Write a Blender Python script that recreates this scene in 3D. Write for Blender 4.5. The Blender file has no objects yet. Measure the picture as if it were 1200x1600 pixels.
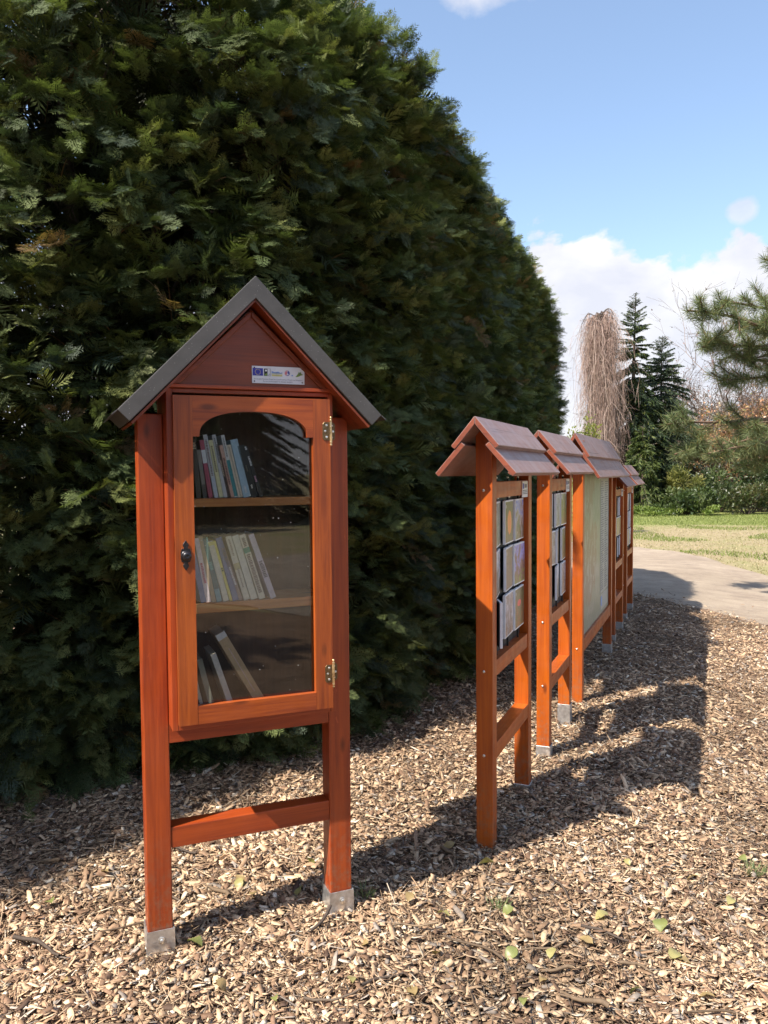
import bpy, bmesh, math, random
import numpy as np
from mathutils import Vector, Matrix, noise as mnoise
R = math.radians
rng = np.random.default_rng(7)
random.seed(7)
sc = bpy.context.scene
COL = sc.collection

# ------------------------------------------------------------------ materials
def nodes(mat):
    mat.use_nodes = True
    return mat.node_tree.nodes, mat.node_tree.links
def principled(name, base=(.5,.5,.5), rough=.5, metal=0., spec=.5, coat=0.):
    m = bpy.data.materials.new(name); n, l = nodes(m)
    b = n['Principled BSDF']
    b.inputs['Base Color'].default_value = (*base, 1); b.inputs['Roughness'].default_value = rough
    b.inputs['Metallic'].default_value = metal; b.inputs['Specular IOR Level'].default_value = spec
    b.inputs['Coat Weight'].default_value = coat; b.inputs['Coat Roughness'].default_value = .25
    return m, n, l, b
def mixrgb(n, l, fac, a, b, mode='MIX'):
    x = n.new('ShaderNodeMix'); x.data_type = 'RGBA'; x.blend_type = mode
    for sock, v in ((x.inputs[0], fac), (x.inputs[6], a), (x.inputs[7], b)):
        if hasattr(v, 'is_linked'): l.new(v, sock)
        elif isinstance(v, (int, float)): sock.default_value = v
        else: sock.default_value = (*v, 1)
    return x.outputs[2]
def mathn(n, l, op, a, b=None, c=None, clamp=False):
    x = n.new('ShaderNodeMath'); x.operation = op; x.use_clamp = clamp
    for i, v in enumerate((a, b, c)):
        if v is None: continue
        if hasattr(v, 'is_linked'): l.new(v, x.inputs[i])
        else: x.inputs[i].default_value = v
    return x.outputs[0]
def texn(n, l, vec, scale, detail=4, rough=.55, dist=0.):
    t = n.new('ShaderNodeTexNoise'); t.inputs['Scale'].default_value = scale
    t.inputs['Detail'].default_value = detail; t.inputs['Roughness'].default_value = rough
    t.inputs['Distortion'].default_value = dist
    if vec is not None: l.new(vec, t.inputs['Vector'])
    return t.outputs['Fac']
def mapr(n, l, v, a, b, c=0., d=1.):
    t = n.new('ShaderNodeMapRange'); l.new(v, t.inputs[0])
    for i, x in enumerate((a, b, c, d)): t.inputs[i+1].default_value = x
    return t.outputs[0]
def mapping(n, l, vec, scale=(1,1,1), loc=(0,0,0)):
    t = n.new('ShaderNodeMapping'); l.new(vec, t.inputs['Vector'])
    t.inputs['Scale'].default_value = scale; t.inputs['Location'].default_value = loc
    return t.outputs[0]
def bump(n, l, b, h, strength=.3, dist=.002):
    t = n.new('ShaderNodeBump'); t.inputs['Strength'].default_value = strength; t.inputs['Distance'].default_value = dist
    l.new(h, t.inputs['Height']); l.new(t.outputs[0], b.inputs['Normal'])
def objcoord(n): return n.new('ShaderNodeTexCoord').outputs['Object']

def wood(name, axis, base, dark, rough=.42, coat=.15, knots=True, weather=0., dirt=False):
    m, n, l, b = principled(name, base, rough, coat=coat)
    oc = objcoord(n)
    info = n.new('ShaderNodeObjectInfo')
    add = n.new('ShaderNodeVectorMath'); add.operation = 'ADD'; l.new(oc, add.inputs[0])
    mul = n.new('ShaderNodeVectorMath'); mul.operation = 'SCALE'; mul.inputs[0].default_value = (3.1, 5.7, 4.3)
    l.new(info.outputs['Random'], mul.inputs['Scale']); l.new(mul.outputs[0], add.inputs[1])
    s = [38, 38, 38]; s['xyz'.index(axis)] = 1.7
    v = mapping(n, l, add.outputs[0], s)
    g1 = texn(n, l, v, 1.0, 5, .6, .9)
    s2 = [190, 190, 190]; s2['xyz'.index(axis)] = 5
    g2 = texn(n, l, mapping(n, l, add.outputs[0], s2), 1.0, 3, .6, .3)
    big = texn(n, l, add.outputs[0], 3.0, 3)
    f = mathn(n, l, 'ADD', mathn(n, l, 'MULTIPLY', mapr(n, l, g1, .36, .64), .75), mathn(n, l, 'MULTIPLY', mapr(n, l, g2, .4, .7), .3))
    f = mathn(n, l, 'ADD', f, mathn(n, l, 'MULTIPLY', mathn(n, l, 'SUBTRACT', big, .5), 1.1), clamp=True)
    c = mixrgb(n, l, f, base, dark)
    if knots:
        sk = [9, 9, 9]; sk['xyz'.index(axis)] = 3.3
        vo = n.new('ShaderNodeTexVoronoi'); vo.inputs['Scale'].default_value = 1.0
        l.new(mapping(n, l, add.outputs[0], sk), vo.inputs['Vector'])
        k = mapr(n, l, vo.outputs['Distance'], .05, .13, 1., 0.)
        c = mixrgb(n, l, mathn(n, l, 'MULTIPLY', k, .75), c, tuple(x*.35 for x in dark))
    if weather > 0:
        wn = texn(n, l, mapping(n, l, add.outputs[0], (6, 6, 6)), 1.0, 6, .65)
        w = mathn(n, l, 'MULTIPLY', mapr(n, l, wn, .3, .7), weather)
        c = mixrgb(n, l, w, c, (.32, .235, .22))
        cr = [30, 30, 30]; cr['xyz'.index(axis)] = 1.1
        ck = texn(n, l, mapping(n, l, add.outputs[0], cr), 1.0, 2, .5, 1.5)
        c = mixrgb(n, l, mapr(n, l, ck, .70, .735, 0, .85), c, (.03, .015, .01))
    if dirt:
        sz = n.new('ShaderNodeSeparateXYZ'); l.new(oc, sz.inputs[0])
        dn = texn(n, l, oc, 34, 6, .7)
        dm = mathn(n, l, 'MULTIPLY', mapr(n, l, sz.outputs[2], .06, .42, 1., 0.), mapr(n, l, dn, .46, .62))
        c = mixrgb(n, l, mathn(n, l, 'MULTIPLY', dm, .55), c, (.20, .135, .085))
        sc1 = texn(n, l, mapping(n, l, add.outputs[0], (70, 70, 22)), 1., 4, .6)
        c = mixrgb(n, l, mapr(n, l, sc1, .70, .74, 0, .35), c, tuple(min(1, x*1.7+.03) for x in base))
    l.new(c, b.inputs['Base Color'])
    rr = mapr(n, l, texn(n, l, add.outputs[0], 14, 4), .3, .7, rough-.08, rough+.14)
    l.new(rr, b.inputs['Roughness'])
    bump(n, l, b, g2, .25, .0012)
    return m
CAB_B, CAB_D = (.39, .064, .010), (.23, .032, .007)
BRD_B, BRD_D = (.47, .098, .004), (.31, .052, .004)
M = {}
for a in 'xyz':
    M['cab_'+a] = wood('cabinet_stain_'+a, a, CAB_B, CAB_D, dirt=a == 'z')
    M['brd_'+a] = wood('board_stain_'+a, a, BRD_B, BRD_D, dirt=a == 'z')
M['door_z'] = wood('door_stain_z', 'z', (.42, .090, .011), (.20, .035, .007))
M['door_x'] = wood('door_stain_x', 'x', (.41, .084, .011), (.21, .034, .007))
M['gable'] = wood('gable_stain', 'x', (.26, .048, .011), (.15, .026, .007), knots=False)
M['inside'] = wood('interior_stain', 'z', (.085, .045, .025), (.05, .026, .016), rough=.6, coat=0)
M['shelfw'] = wood('shelf_stain', 'x', (.66, .27, .065), (.46, .15, .03))
M['shingle'] = wood('roof_board_weathered', 'x', (.30, .15, .115), (.20, .09, .07), rough=.5, coat=.1, weather=.8)
M['shingle_end'] = wood('roof_board_cut', 'y', (.24, .055, .022), (.14, .03, .014), rough=.55, coat=.0, knots=False)

def simple(name, base, rough=.5, metal=0., spec=.5, nscale=40., var=.25, bmp=0., coat=0.):
    m, n, l, b = principled(name, base, rough, metal, spec, coat)
    f = texn(n, l, objcoord(n), nscale, 5)
    c = mixrgb(n, l, mapr(n, l, f, .3, .7), tuple(x*(1-var) for x in base), tuple(min(1, x*(1+var)) for x in base))
    l.new(c, b.inputs['Base Color'])
    l.new(mapr(n, l, f, .3, .7, max(.05, rough-.1), min(1, rough+.12)), b.inputs['Roughness'])
    if bmp: bump(n, l, b, f, bmp, .001)
    return m
def roofmetal():
    m, n, l, b = principled('roof_sheet_grey', (.17, .165, .16), .55, .0)
    oc = objcoord(n)
    f = texn(n, l, oc, 9, 6, .6); g = texn(n, l, oc, 260, 2)
    c = mixrgb(n, l, mapr(n, l, f, .3, .7), (.060, .056, .053), (.094, .088, .084))
    vo = n.new('ShaderNodeTexVoronoi'); vo.inputs['Scale'].default_value = 95; l.new(oc, vo.inputs['Vector'])
    sp = mapr(n, l, vo.outputs['Distance'], .06, .12, .6, 0.)
    c = mixrgb(n, l, sp, c, (.42, .40, .38))
    l.new(c, b.inputs['Base Color']); bump(n, l, b, g, .2, .0006)
    return m
M['roofmetal'] = roofmetal()
M['zinc'] = simple('galvanised_steel', (.62, .62, .62), .38, .85, nscale=55, var=.18, bmp=.1)
M['bolt'] = simple('bolt_steel', (.75, .74, .70), .3, .9)
M['iron'] = simple('dark_wrought_iron', (.028, .026, .03), .36, .6, nscale=180, var=.4, bmp=.25, coat=.3)
M['bronze'] = simple('antique_brass', (.17, .115, .06), .42, .8, nscale=150, var=.35, bmp=.15)
M['brasspin'] = simple('brass_pin', (.72, .52, .28), .28, .9)
M['plaque'] = simple('white_plaque', (.72, .72, .75), .35, nscale=20, var=.04)
M['black'] = simple('black_plastic', (.012, .012, .014), .45)
M['navy'] = simple('dark_slate_backing', (.016, .021, .028), .5, nscale=12, var=.2)
M['rod'] = simple('dark_rod', (.02, .022, .026), .4, .5)
M['ink'] = simple('grey_ink', (.10, .10, .13), .7)
M['blue'] = simple('flag_blue', (.035, .035, .33), .5, var=.05)
M['gold'] = simple('star_gold', (.75, .6, .12), .5, var=.05)
M['green'] = simple('emblem_green', (.19, .30, .05), .5)
M['skyblue'] = simple('emblem_blue', (.22, .33, .60), .5)
M['yellow'] = simple('emblem_yellow', (.62, .58, .22), .5)
M['red'] = simple('emblem_red', (.60, .10, .12), .5)
M['white'] = simple('white_edge', (.80, .81, .83), .4, nscale=30, var=.05)
M['paper'] = simple('page_edges', (.62, .55, .42), .8, nscale=90, var=.12)

def glass():
    m = bpy.data.materials.new('window_glass'); n, l = nodes(m); n.clear()
    out = n.new('ShaderNodeOutputMaterial')
    tr = n.new('ShaderNodeBsdfTransparent'); tr.inputs[0].default_value = (.965, .975, .97, 1)
    gl = n.new('ShaderNodeBsdfGlossy'); gl.inputs['Roughness'].default_value = .015
    fr = n.new('ShaderNodeFresnel'); fr.inputs['IOR'].default_value = 1.5
    f = mathn(n, l, 'MULTIPLY', fr.outputs[0], 1.4, clamp=True)
    oc = objcoord(n)
    bp = n.new('ShaderNodeBump'); bp.inputs['Strength'].default_value = .05; bp.inputs['Distance'].default_value = .002
    l.new(texn(n, l, oc, 5, 2), bp.inputs['Height']); l.new(bp.outputs[0], gl.inputs['Normal'])
    mx = n.new('ShaderNodeMixShader'); l.new(f, mx.inputs[0]); l.new(tr.outputs[0], mx.inputs[1]); l.new(gl.outputs[0], mx.inputs[2])
    # dust specks
    vo = n.new('ShaderNodeTexVoronoi'); vo.inputs['Scale'].default_value = 34; l.new(oc, vo.inputs['Vector'])
    sp = mapr(n, l, vo.outputs['Distance'], .045, .06, 1., 0.)
    msk = mathn(n, l, 'GREATER_THAN', texn(n, l, oc, 11, 2), .52)
    df = n.new('ShaderNodeBsdfDiffuse'); df.inputs[0].default_value = (.6, .6, .58, 1)
    dirt = mathn(n, l, 'ADD', mathn(n, l, 'MULTIPLY', sp, msk), mapr(n, l, texn(n, l, mapping(n, l, oc, (3, 3, 1.2)), 4, 6, .7), .45, .8, 0., .010), clamp=True)
    m2 = n.new('ShaderNodeMixShader'); l.new(dirt, m2.inputs[0]); l.new(mx.outputs[0], m2.inputs[1]); l.new(df.outputs[0], m2.inputs[2])
    l.new(m2.outputs[0], out.inputs[0])
    return m
M['glass'] = glass()

def vcol(name, rough=.7, transl=0., spec=.3, var=.0):
    m, n, l, b = principled(name, (.5,.5,.5), rough, spec=spec)
    a = n.new('ShaderNodeAttribute'); a.attribute_name = 'col'
    c = a.outputs['Color']
    if var:
        f = texn(n, l, objcoord(n), 120, 3)
        c = mixrgb(n, l, mapr(n, l, f, .3, .7, 0, var), c, (.03, .02, .012))
    l.new(c, b.inputs['Base Color'])
    if transl:
        t = n.new('ShaderNodeBsdfTranslucent')
        g = mixrgb(n, l, 1., c, (1.1, 1.25, .6), 'MULTIPLY'); l.new(g, t.inputs[0])
        mx = n.new('ShaderNodeMixShader'); mx.inputs[0].default_value = transl
        out = n['Material Output']
        l.new(b.outputs[0], mx.inputs[1]); l.new(t.outputs[0], mx.inputs[2]); l.new(mx.outputs[0], out.inputs[0])
    return m
M['leafy'] = vcol('conifer_foliage', .55, .25, .28)
M['leaf'] = vcol('broad_leaf', .42, .25, .5)
M['twig'] = vcol('bare_twig', .8, 0., .2)
M['chip'] = vcol('wood_chip', .75, 0., .25, .35)
M['grassy'] = vcol('grass_blade', .6, .25, .3)
M['bark'] = simple('bark', (.085, .062, .048), .9, nscale=22, var=.6, bmp=.6)
M['barkpine'] = simple('pine_bark', (.14, .085, .055), .9, nscale=22, var=.5, bmp=.6)

# ------------------------------------------------------------------ object helpers
def tag(o, label=None, cat=None, group=None, kind=None):
    if label: o['label'] = label
    if cat: o['category'] = cat
    if group: o['group'] = group
    if kind: o['kind'] = kind
    return o
def empty(name, loc=(0,0,0), rz=0., label=None, cat=None, group=None):
    o = bpy.data.objects.new(name, None); COL.objects.link(o); o.location = loc; o.rotation_euler = (0,0,rz)
    o.empty_display_size = .1
    return tag(o, label, cat, group)
def link(name, me, parent=None):
    o = bpy.data.objects.new(name, me); COL.objects.link(o)
    if parent is not None: o.parent = parent
    return o
def copy_tree(o, parent=None):
    c = o.copy(); COL.objects.link(c)
    if parent is not None: c.parent = parent
    for ch in list(o.children): copy_tree(ch, c)
    return c

class MB:
    def __init__(s): s.v, s.f, s.mi = [], [], []
    def add(s, vs, fs, mi=0, T=None):
        k = len(s.v)
        s.v += [tuple((T @ Vector(p)) if T else p) for p in vs]
        s.f += [tuple(i+k for i in f) for f in fs]; s.mi += [mi]*len(fs)
        return s
    def box(s, x0, x1, y0, y1, z0, z1, mi=0, T=None):
        vs = [(x0,y0,z0),(x1,y0,z0),(x1,y1,z0),(x0,y1,z0),(x0,y0,z1),(x1,y0,z1),(x1,y1,z1),(x0,y1,z1)]
        fs = [(0,3,2,1),(4,5,6,7),(0,1,5,4),(1,2,6,5),(2,3,7,6),(3,0,4,7)]
        return s.add(vs, fs, mi, T)
    def prism_y(s, pts, y0, y1, mi=0, T=None, mis=None):
        """polygon in x,z (counter-clockwise seen from -y), extruded y0..y1"""
        n = len(pts)
        vs = [(x, y0, z) for x, z in pts] + [(x, y1, z) for x, z in pts]
        fs = [tuple(range(n)), tuple(range(2*n-1, n-1, -1))] + [(i, i+n, (i+1) % n + n, (i+1) % n) for i in range(n)]
        return s.add(vs, fs, mi, T)
    def prism_x(s, pts, x0, x1, mi=0, T=None):
        n = len(pts)
        vs = [(x0, y, z) for y, z in pts] + [(x1, y, z) for y, z in pts]
        fs = [tuple(range(n-1, -1, -1)), tuple(range(n, 2*n))] + [(i, (i+1) % n, (i+1) % n + n, i+n) for i in range(n)]
        return s.add(vs, fs, mi, T)
    def lathe(s, prof, T, seg=16, mi=0):
        """prof: (r,h) along local z; T places it"""
        vs, fs = [], []
        for r, h in prof:
            for k in range(seg):
                a = 2*math.pi*k/seg; vs.append((r*math.cos(a), r*math.sin(a), h))
        for i in range(len(prof)-1):
            for k in range(seg):
                a, b = i*seg+k, i*seg+(k+1) % seg
                fs.append((a, b, b+seg, a+seg))
        fs.append(tuple(range(seg-1, -1, -1))); fs.append(tuple(range((len(prof)-1)*seg, len(prof)*seg)))
        return s.add(vs, fs, mi, T)
    def build(s, name, mats, parent=None, bevel=0., smooth=False, seg=2):
        me = bpy.data.meshes.new(name); me.from_pydata(s.v, [], s.f)
        for m in (mats if isinstance(mats, (list, tuple)) else [mats]): me.materials.append(m)
        me.polygons.foreach_set('material_index', s.mi)
        if smooth: me.polygons.foreach_set('use_smooth', [True]*len(s.f))
        bm = bmesh.new(); bm.from_mesh(me); bmesh.ops.recalc_face_normals(bm, faces=bm.faces)
        if bevel > 0:
            es = [e for e in bm.edges if len(e.link_faces) == 2 and e.calc_face_angle(0) > .5]
            bmesh.ops.bevel(bm, geom=es, offset=bevel, segments=seg, profile=.6, affect='EDGES', clamp_overlap=True)
        bm.to_mesh(me); bm.free(); me.update()
        return link(name, me, parent)
TY = lambda x, y, z: Matrix.Translation((x, y, z)) @ Matrix.Rotation(R(90), 4, 'X')     # local +z -> -y

def np_mesh(name, verts, quads, cols, mat, parent=None, smooth=False):
    """verts (N,3), quads (F,4), cols (N,3) per vertex"""
    me = bpy.data.meshes.new(name)
    verts = np.ascontiguousarray(verts, np.float32); quads = np.ascontiguousarray(quads, np.int32)
    me.vertices.add(len(verts)); me.vertices.foreach_set('co', verts.ravel())
    nl = quads.size; k = quads.shape[1]
    me.loops.add(nl); me.loops.foreach_set('vertex_index', quads.ravel())
    me.polygons.add(len(quads))
    me.polygons.foreach_set('loop_start', np.arange(0, nl, k, dtype=np.int32))
    me.polygons.foreach_set('loop_total', np.full(len(quads), k, np.int32))
    if cols is not None:
        at = me.color_attributes.new('col', 'FLOAT_COLOR', 'POINT')
        c4 = np.ones((len(verts), 4), np.float32); c4[:, :3] = cols
        at.data.foreach_set('color', c4.ravel())
    me.materials.append(mat); me.update(calc_edges=True)
    if smooth: me.polygons.foreach_set('use_smooth', np.ones(len(quads), bool))
    return link(name, me, parent)
def instance(tv, tf, mats, locs):
    """template verts (n,3), faces (f,4) placed by rotation/scale matrices (k,3,3) and locations (k,3)"""
    V = np.einsum('kij,nj->kni', mats, tv) + locs[:, None, :]
    F = tf[None] + (np.arange(len(locs))*len(tv))[:, None, None]
    return V.reshape(-1, 3), F.reshape(-1, tf.shape[1])
def norm(a): return a/np.maximum(np.linalg.norm(a, axis=-1, keepdims=True), 1e-9)
def frames(d, up):
    """matrices with columns: x=d, y=side, z=normal"""
    d = norm(d); s = norm(np.cross(up, d)); nn = np.cross(d, s)
    return np.stack([d, s, nn], -1)
class Cards:
    """many small leaf quads"""
    def __init__(s): s.V, s.F, s.C, s.n = [], [], [], 0
    def quads(s, c, d, nrm, L, W, col):
        """base points c, direction d, length L, width W: a pointed leaf quad (kite)"""
        c = np.asarray(c, float); k = len(c)
        d = norm(np.asarray(d, float)); sd = norm(np.cross(nrm, d))
        L = np.broadcast_to(np.asarray(L, float).reshape(-1, 1), (k, 1)); W = np.broadcast_to(np.asarray(W, float).reshape(-1, 1), (k, 1))
        q = np.stack([c, c+d*L*.45+sd*W*.5, c+d*L, c+d*L*.45-sd*W*.5], 1).reshape(-1, 3)
        s.V.append(q); s.F.append(np.arange(4*k).reshape(-1, 4)+s.n); s.n += 4*k
        s.C.append(np.repeat(np.broadcast_to(np.asarray(col, float), (k, 3)), 4, 0))
    def strips(s, P, W, col, rnd=None):
        """polylines P (k,m,3) as ribbons, W (k,m) widths"""
        P = np.asarray(P, float); k, m, _ = P.shape
        t = norm(np.gradient(P, axis=1)); 
        r = norm(rng.normal(size=(k, 1, 3))) if rnd is None else rnd
        sd = norm(np.cross(t, np.broadcast_to(r, t.shape)))
        W = np.broadcast_to(W, (k, m))[..., None]
        v = np.stack([P-sd*W*.5, P+sd*W*.5], 2).reshape(k, 2*m, 3)
        f = np.array([(2*i, 2*i+1, 2*i+3, 2*i+2) for i in range(m-1)])
        F = f[None]+(np.arange(k)*2*m)[:, None, None]+s.n
        s.V.append(v.reshape(-1, 3)); s.F.append(F.reshape(-1, 4)); s.n += k*2*m
        s.C.append(np.repeat(np.broadcast_to(np.asarray(col, float), (k, 3)), 2*m, 0))
    def raw(s, V, F, C):
        s.V.append(V); s.F.append(F+s.n); s.n += len(V); s.C.append(C)
    def build(s, name, mat, parent=None):
        return np_mesh(name, np.concatenate(s.V), np.concatenate(s.F), np.concatenate(s.C), mat, parent)
def tubes(paths, seg=6):
    """list of (points (m,3), radii (m)) -> verts, quads"""
    V, F, n = [], [], 0
    for P, r in paths:
        P = np.asarray(P, float); r = np.broadcast_to(r, (len(P),)); m = len(P)
        t = norm(np.gradient(P, axis=0)); ref = np.array([0, 0, 1.]) if abs(t[0, 2]) < .8 else np.array([1., 0, 0])
        a = norm(np.cross(t, ref)); b = np.cross(t, a)
        an = np.arange(seg)*2*math.pi/seg
        v = P[:, None]+r[:, None, None]*(np.cos(an)[None, :, None]*a[:, None]+np.sin(an)[None, :, None]*b[:, None])
        V.append(v.reshape(-1, 3))
        i = np.arange(m-1)[:, None]*seg; k = np.arange(seg)[None]
        F.append(np.stack([i+k, i+(k+1) % seg, i+seg+(k+1) % seg, i+seg+k], -1).reshape(-1, 4)+n); n += m*seg
    return np.concatenate(V), np.concatenate(F)
def tube_obj(name, paths, mat, parent=None, seg=6, col=None):
    V, F = tubes(paths, seg)
    return np_mesh(name, V, F, None if col is None else np.broadcast_to(np.array(col), V.shape), mat, parent, smooth=True)
def pal(k, cols, w, jit=.2):
    cols = np.array(cols, float); i = rng.choice(len(cols), k, p=np.array(w)/sum(w))
    return cols[i]*(1+rng.uniform(-jit, jit, (k, 1)))

# ------------------------------------------------------------------ camera, light, sky
CH = 1.6
cam = bpy.data.cameras.new('camera'); co = bpy.data.objects.new('camera', cam); COL.objects.link(co)
co.location = (0, 0, CH)
co.rotation_mode = 'QUATERNION'
co.rotation_quaternion = (Matrix.Rotation(math.pi/2-.0485, 3, 'X') @ Matrix.Rotation(-.0076, 3, 'Z')).to_quaternion()
cam.sensor_fit = 'HORIZONTAL'; cam.sensor_width = 36; cam.lens = 36*1248.7/1200
cam.clip_start = .05; cam.clip_end = 3000
sc.camera = co
SUN = Vector((-.779, -.627, 0)).normalized()*math.cos(R(50.)) + Vector((0, 0, math.sin(R(50.))))
sl = bpy.data.lights.new('sun', 'SUN'); sl.energy = 4.7; sl.angle = R(.53); sl.color = (1, .93, .82)
so = bpy.data.objects.new('sun', sl); COL.objects.link(so); so.location = SUN*40
so.rotation_euler = (-SUN).to_track_quat('-Z', 'Y').to_euler()

def world():
    w = bpy.data.worlds.new('World'); sc.world = w; w.use_nodes = True
    n, l = w.node_tree.nodes, w.node_tree.links; n.clear()
    out = n.new('ShaderNodeOutputWorld'); bg = n.new('ShaderNodeBackground'); bg.inputs[1].default_value = .13
    sky = n.new('ShaderNodeTexSky'); sky.sky_type = 'NISHITA'; sky.sun_disc = False
    sky.sun_elevation = R(50.); sky.sun_rotation = math.atan2(SUN.x, SUN.y); sky.air_density = 1.0; sky.dust_density = .8; sky.ozone_density = 1.2
    tc = n.new('ShaderNodeTexCoord'); g = tc.outputs['Generated']
    sep = n.new('ShaderNodeSeparateXYZ'); l.new(g, sep.inputs[0])
    # thin pale veil that makes the blue softer
    skyc = mixrgb(n, l, .10, sky.outputs[0], (3.0, 3.6, 4.4))
    el = mathn(n, l, 'ARCSINE', sep.outputs[2])
    az = mathn(n, l, 'ARCTAN2', sep.outputs[0], sep.outputs[1])
    cmb = n.new('ShaderNodeCombineXYZ'); l.new(az, cmb.inputs[0]); l.new(mathn(n, l, 'MULTIPLY', el, 1.55), cmb.inputs[1])
    uv = cmb.outputs[0]
    big = texn(n, l, mapping(n, l, uv, (1,1,1), (.37, .11, .2)), 6.0, 9, .56, .15)
    # bank of cumulus low over the horizon, its top near 16 degrees
    top = mathn(n, l, 'ADD', mathn(n, l, 'MULTIPLY', mathn(n, l, 'COSINE', mathn(n, l, 'MULTIPLY', mathn(n, l, 'SUBTRACT', az, .27), 13.)), .030), mathn(n, l, 'ADD', mathn(n, l, 'MULTIPLY', texn(n, l, mapping(n, l, uv, (1, .0, 0), (1.3, 0, 0)), 5.0, 2), .05), .214))
    rel = mathn(n, l, 'SUBTRACT', top, el)
    bank = mathn(n, l, 'ADD', mathn(n, l, 'MULTIPLY', rel, 5.2), mathn(n, l, 'MULTIPLY', mathn(n, l, 'SUBTRACT', big, .5), 1.25))
    d = mapr(n, l, bank, .0, .06)
    def puff(a0, e0, ra, re, amp):
        x = mathn(n, l, 'DIVIDE', mathn(n, l, 'SUBTRACT', az, a0), ra); y = mathn(n, l, 'DIVIDE', mathn(n, l, 'SUBTRACT', el, e0), re)
        r = mathn(n, l, 'SQRT', mathn(n, l, 'ADD', mathn(n, l, 'MULTIPLY', x, x), mathn(n, l, 'MULTIPLY', y, y)))
        f = mathn(n, l, 'ADD', mathn(n, l, 'SUBTRACT', 1., r), mathn(n, l, 'MULTIPLY', mathn(n, l, 'SUBTRACT', big, .5), 3.4))
        return mathn(n, l, 'MULTIPLY', mapr(n, l, f, 0., .55), amp)
    for p in ((.417, .284, .015, .0115, .7), (.145, .535, .085, .03, .8), (-.5, .62, .3, .05, .6), (.80, .5, .22, .05, .7)):
        d = mathn(n, l, 'MAXIMUM', d, puff(*p))
    shade = texn(n, l, mapping(n, l, uv, (1, 1, 1), (2.1, .5, 0)), 8.0, 6, .55, .2)
    cc = mixrgb(n, l, mapr(n, l, shade, .36, .62), (3.2, 3.27, 3.7), (4.25, 4.2, 4.2))
    cc = mixrgb(n, l, mapr(n, l, bank, .05, .55, 0, .35), cc, (3.4, 3.48, 3.85))
    skyc = mixrgb(n, l, mathn(n, l, 'MULTIPLY', d, .96), skyc, cc)
    l.new(skyc, bg.inputs[0]); l.new(bg.outputs[0], out.inputs[0])
world()
vs = sc.view_settings; vs.view_transform = 'Standard'; vs.look = 'None'; vs.exposure = 1.0; vs.gamma = 1.0; vs.use_curve_mapping = False
sc.cycles.max_bounces = 6; sc.cycles.diffuse_bounces = 3; sc.cycles.transparent_max_bounces = 12
sc.cycles.use_adaptive_sampling = True; sc.cycles.adaptive_threshold = .02

# ------------------------------------------------------------------ ground sheets
UX, UY = math.cos(math.atan2(.9239, .3826)), math.sin(math.atan2(.9239, .3826))
ROW0 = np.array([.418, 3.335]); RU = np.array([UX, UY]); RN = np.array([UY, -UX])      # RN points to the right of the row
MULCH = [(-9, -6), (2.2, -6), (3.6, -3), (5.4, 0.5), (6.1, 3.0), (5.75, 6.6), (4.42, 9.0), (3.82, 9.7), (3.24, 10.55), (2.92, 11.7), (2.6, 13.0), (1.9, 13.6), (-1, 12), (-9, 6)]
FAR = [(12.5, 2), (9.6, 6), (7.6, 9.6), (6.5, 12.2), (6.2, 14.8), (5.55, 17.3), (3.6, 19.4), (0, 21), (-8, 23)]
def sheet_mat(kind):
    m, n, l, b = principled(kind, (.2,.2,.2), .95, spec=.15)
    oc = objcoord(n)
    if kind == 'lawn':
        a = texn(n, l, oc, .55, 6, .65); f = texn(n, l, oc, 9, 5, .7)
        sep = n.new('ShaderNodeSeparateXYZ'); l.new(oc, sep.inputs[0])
        far = mapr(n, l, mathn(n, l, 'ADD', sep.outputs[1], mathn(n, l, 'MULTIPLY', a, 3.)), 24.0, 26.0)
        dry = mixrgb(n, l, mapr(n, l, f, .3, .7), (.38, .30, .19), (.25, .205, .11))
        gr = mixrgb(n, l, mapr(n, l, f, .3, .7), (.17, .20, .055), (.24, .25, .09))
        c = mixrgb(n, l, mathn(n, l, 'MAXIMUM', far, mapr(n, l, a, .47, .66, 0., .7)), dry, gr)
        h = f
    elif kind == 'path':
        oc2 = mapping(n, l, oc, (.35, .35, 1))
        a = texn(n, l, oc, .9, 6, .6); f = texn(n, l, oc, 60, 6, .7)
        c = mixrgb(n, l, mapr(n, l, a, .3, .7), (.31, .245, .18), (.45, .365, .275))
        c = mixrgb(n, l, mapr(n, l, f, .35, .75, 0, .5), c, (.26, .21, .17))
        st = texn(n, l, mapping(n, l, oc, (.9, 3.2, 1)), 1.6, 5, .7)
        c = mixrgb(n, l, mapr(n, l, st, .50, .64, 0, .55), c, (.22, .17, .135))
        mt = texn(n, l, oc, 3.4, 8, .72, .4)
        c = mixrgb(n, l, mapr(n, l, mt, .46, .60, 0, .42), c, (.24, .185, .145))
        gr_ = n.new('ShaderNodeTexVoronoi'); gr_.inputs['Scale'].default_value = 26; l.new(oc, gr_.inputs['Vector'])
        c = mixrgb(n, l, mapr(n, l, gr_.outputs['Distance'], .10, .20, .55, 0), c, (.52, .45, .38))
        h = f
    else:
        a = texn(n, l, oc, 2.2, 5, .6); f = texn(n, l, oc, 70, 5, .7)
        c = mixrgb(n, l, mapr(n, l, f, .3, .7), (.12, .075, .048), (.34, .225, .145))
        c = mixrgb(n, l, mapr(n, l, a, .4, .75, 0, .5), c, (.07, .048, .03))
        h = f
    l.new(c, b.inputs['Base Color']); bump(n, l, b, h, .6, .02)
    return m
def gz(x, y):
    e = (np.asarray(x)-ROW0[0])*RN[0]+(np.asarray(y)-ROW0[1])*RN[1]
    a = np.clip(e/1.9, 0, 1); b = np.clip((np.asarray(y)-11.5)/6., 0, 1); c = np.clip((np.asarray(y)+4)/4., 0, 1)
    sm = lambda t: t*t*(3-2*t)
    return -.17*sm(a)*(1-sm(b))*sm(c)
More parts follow.
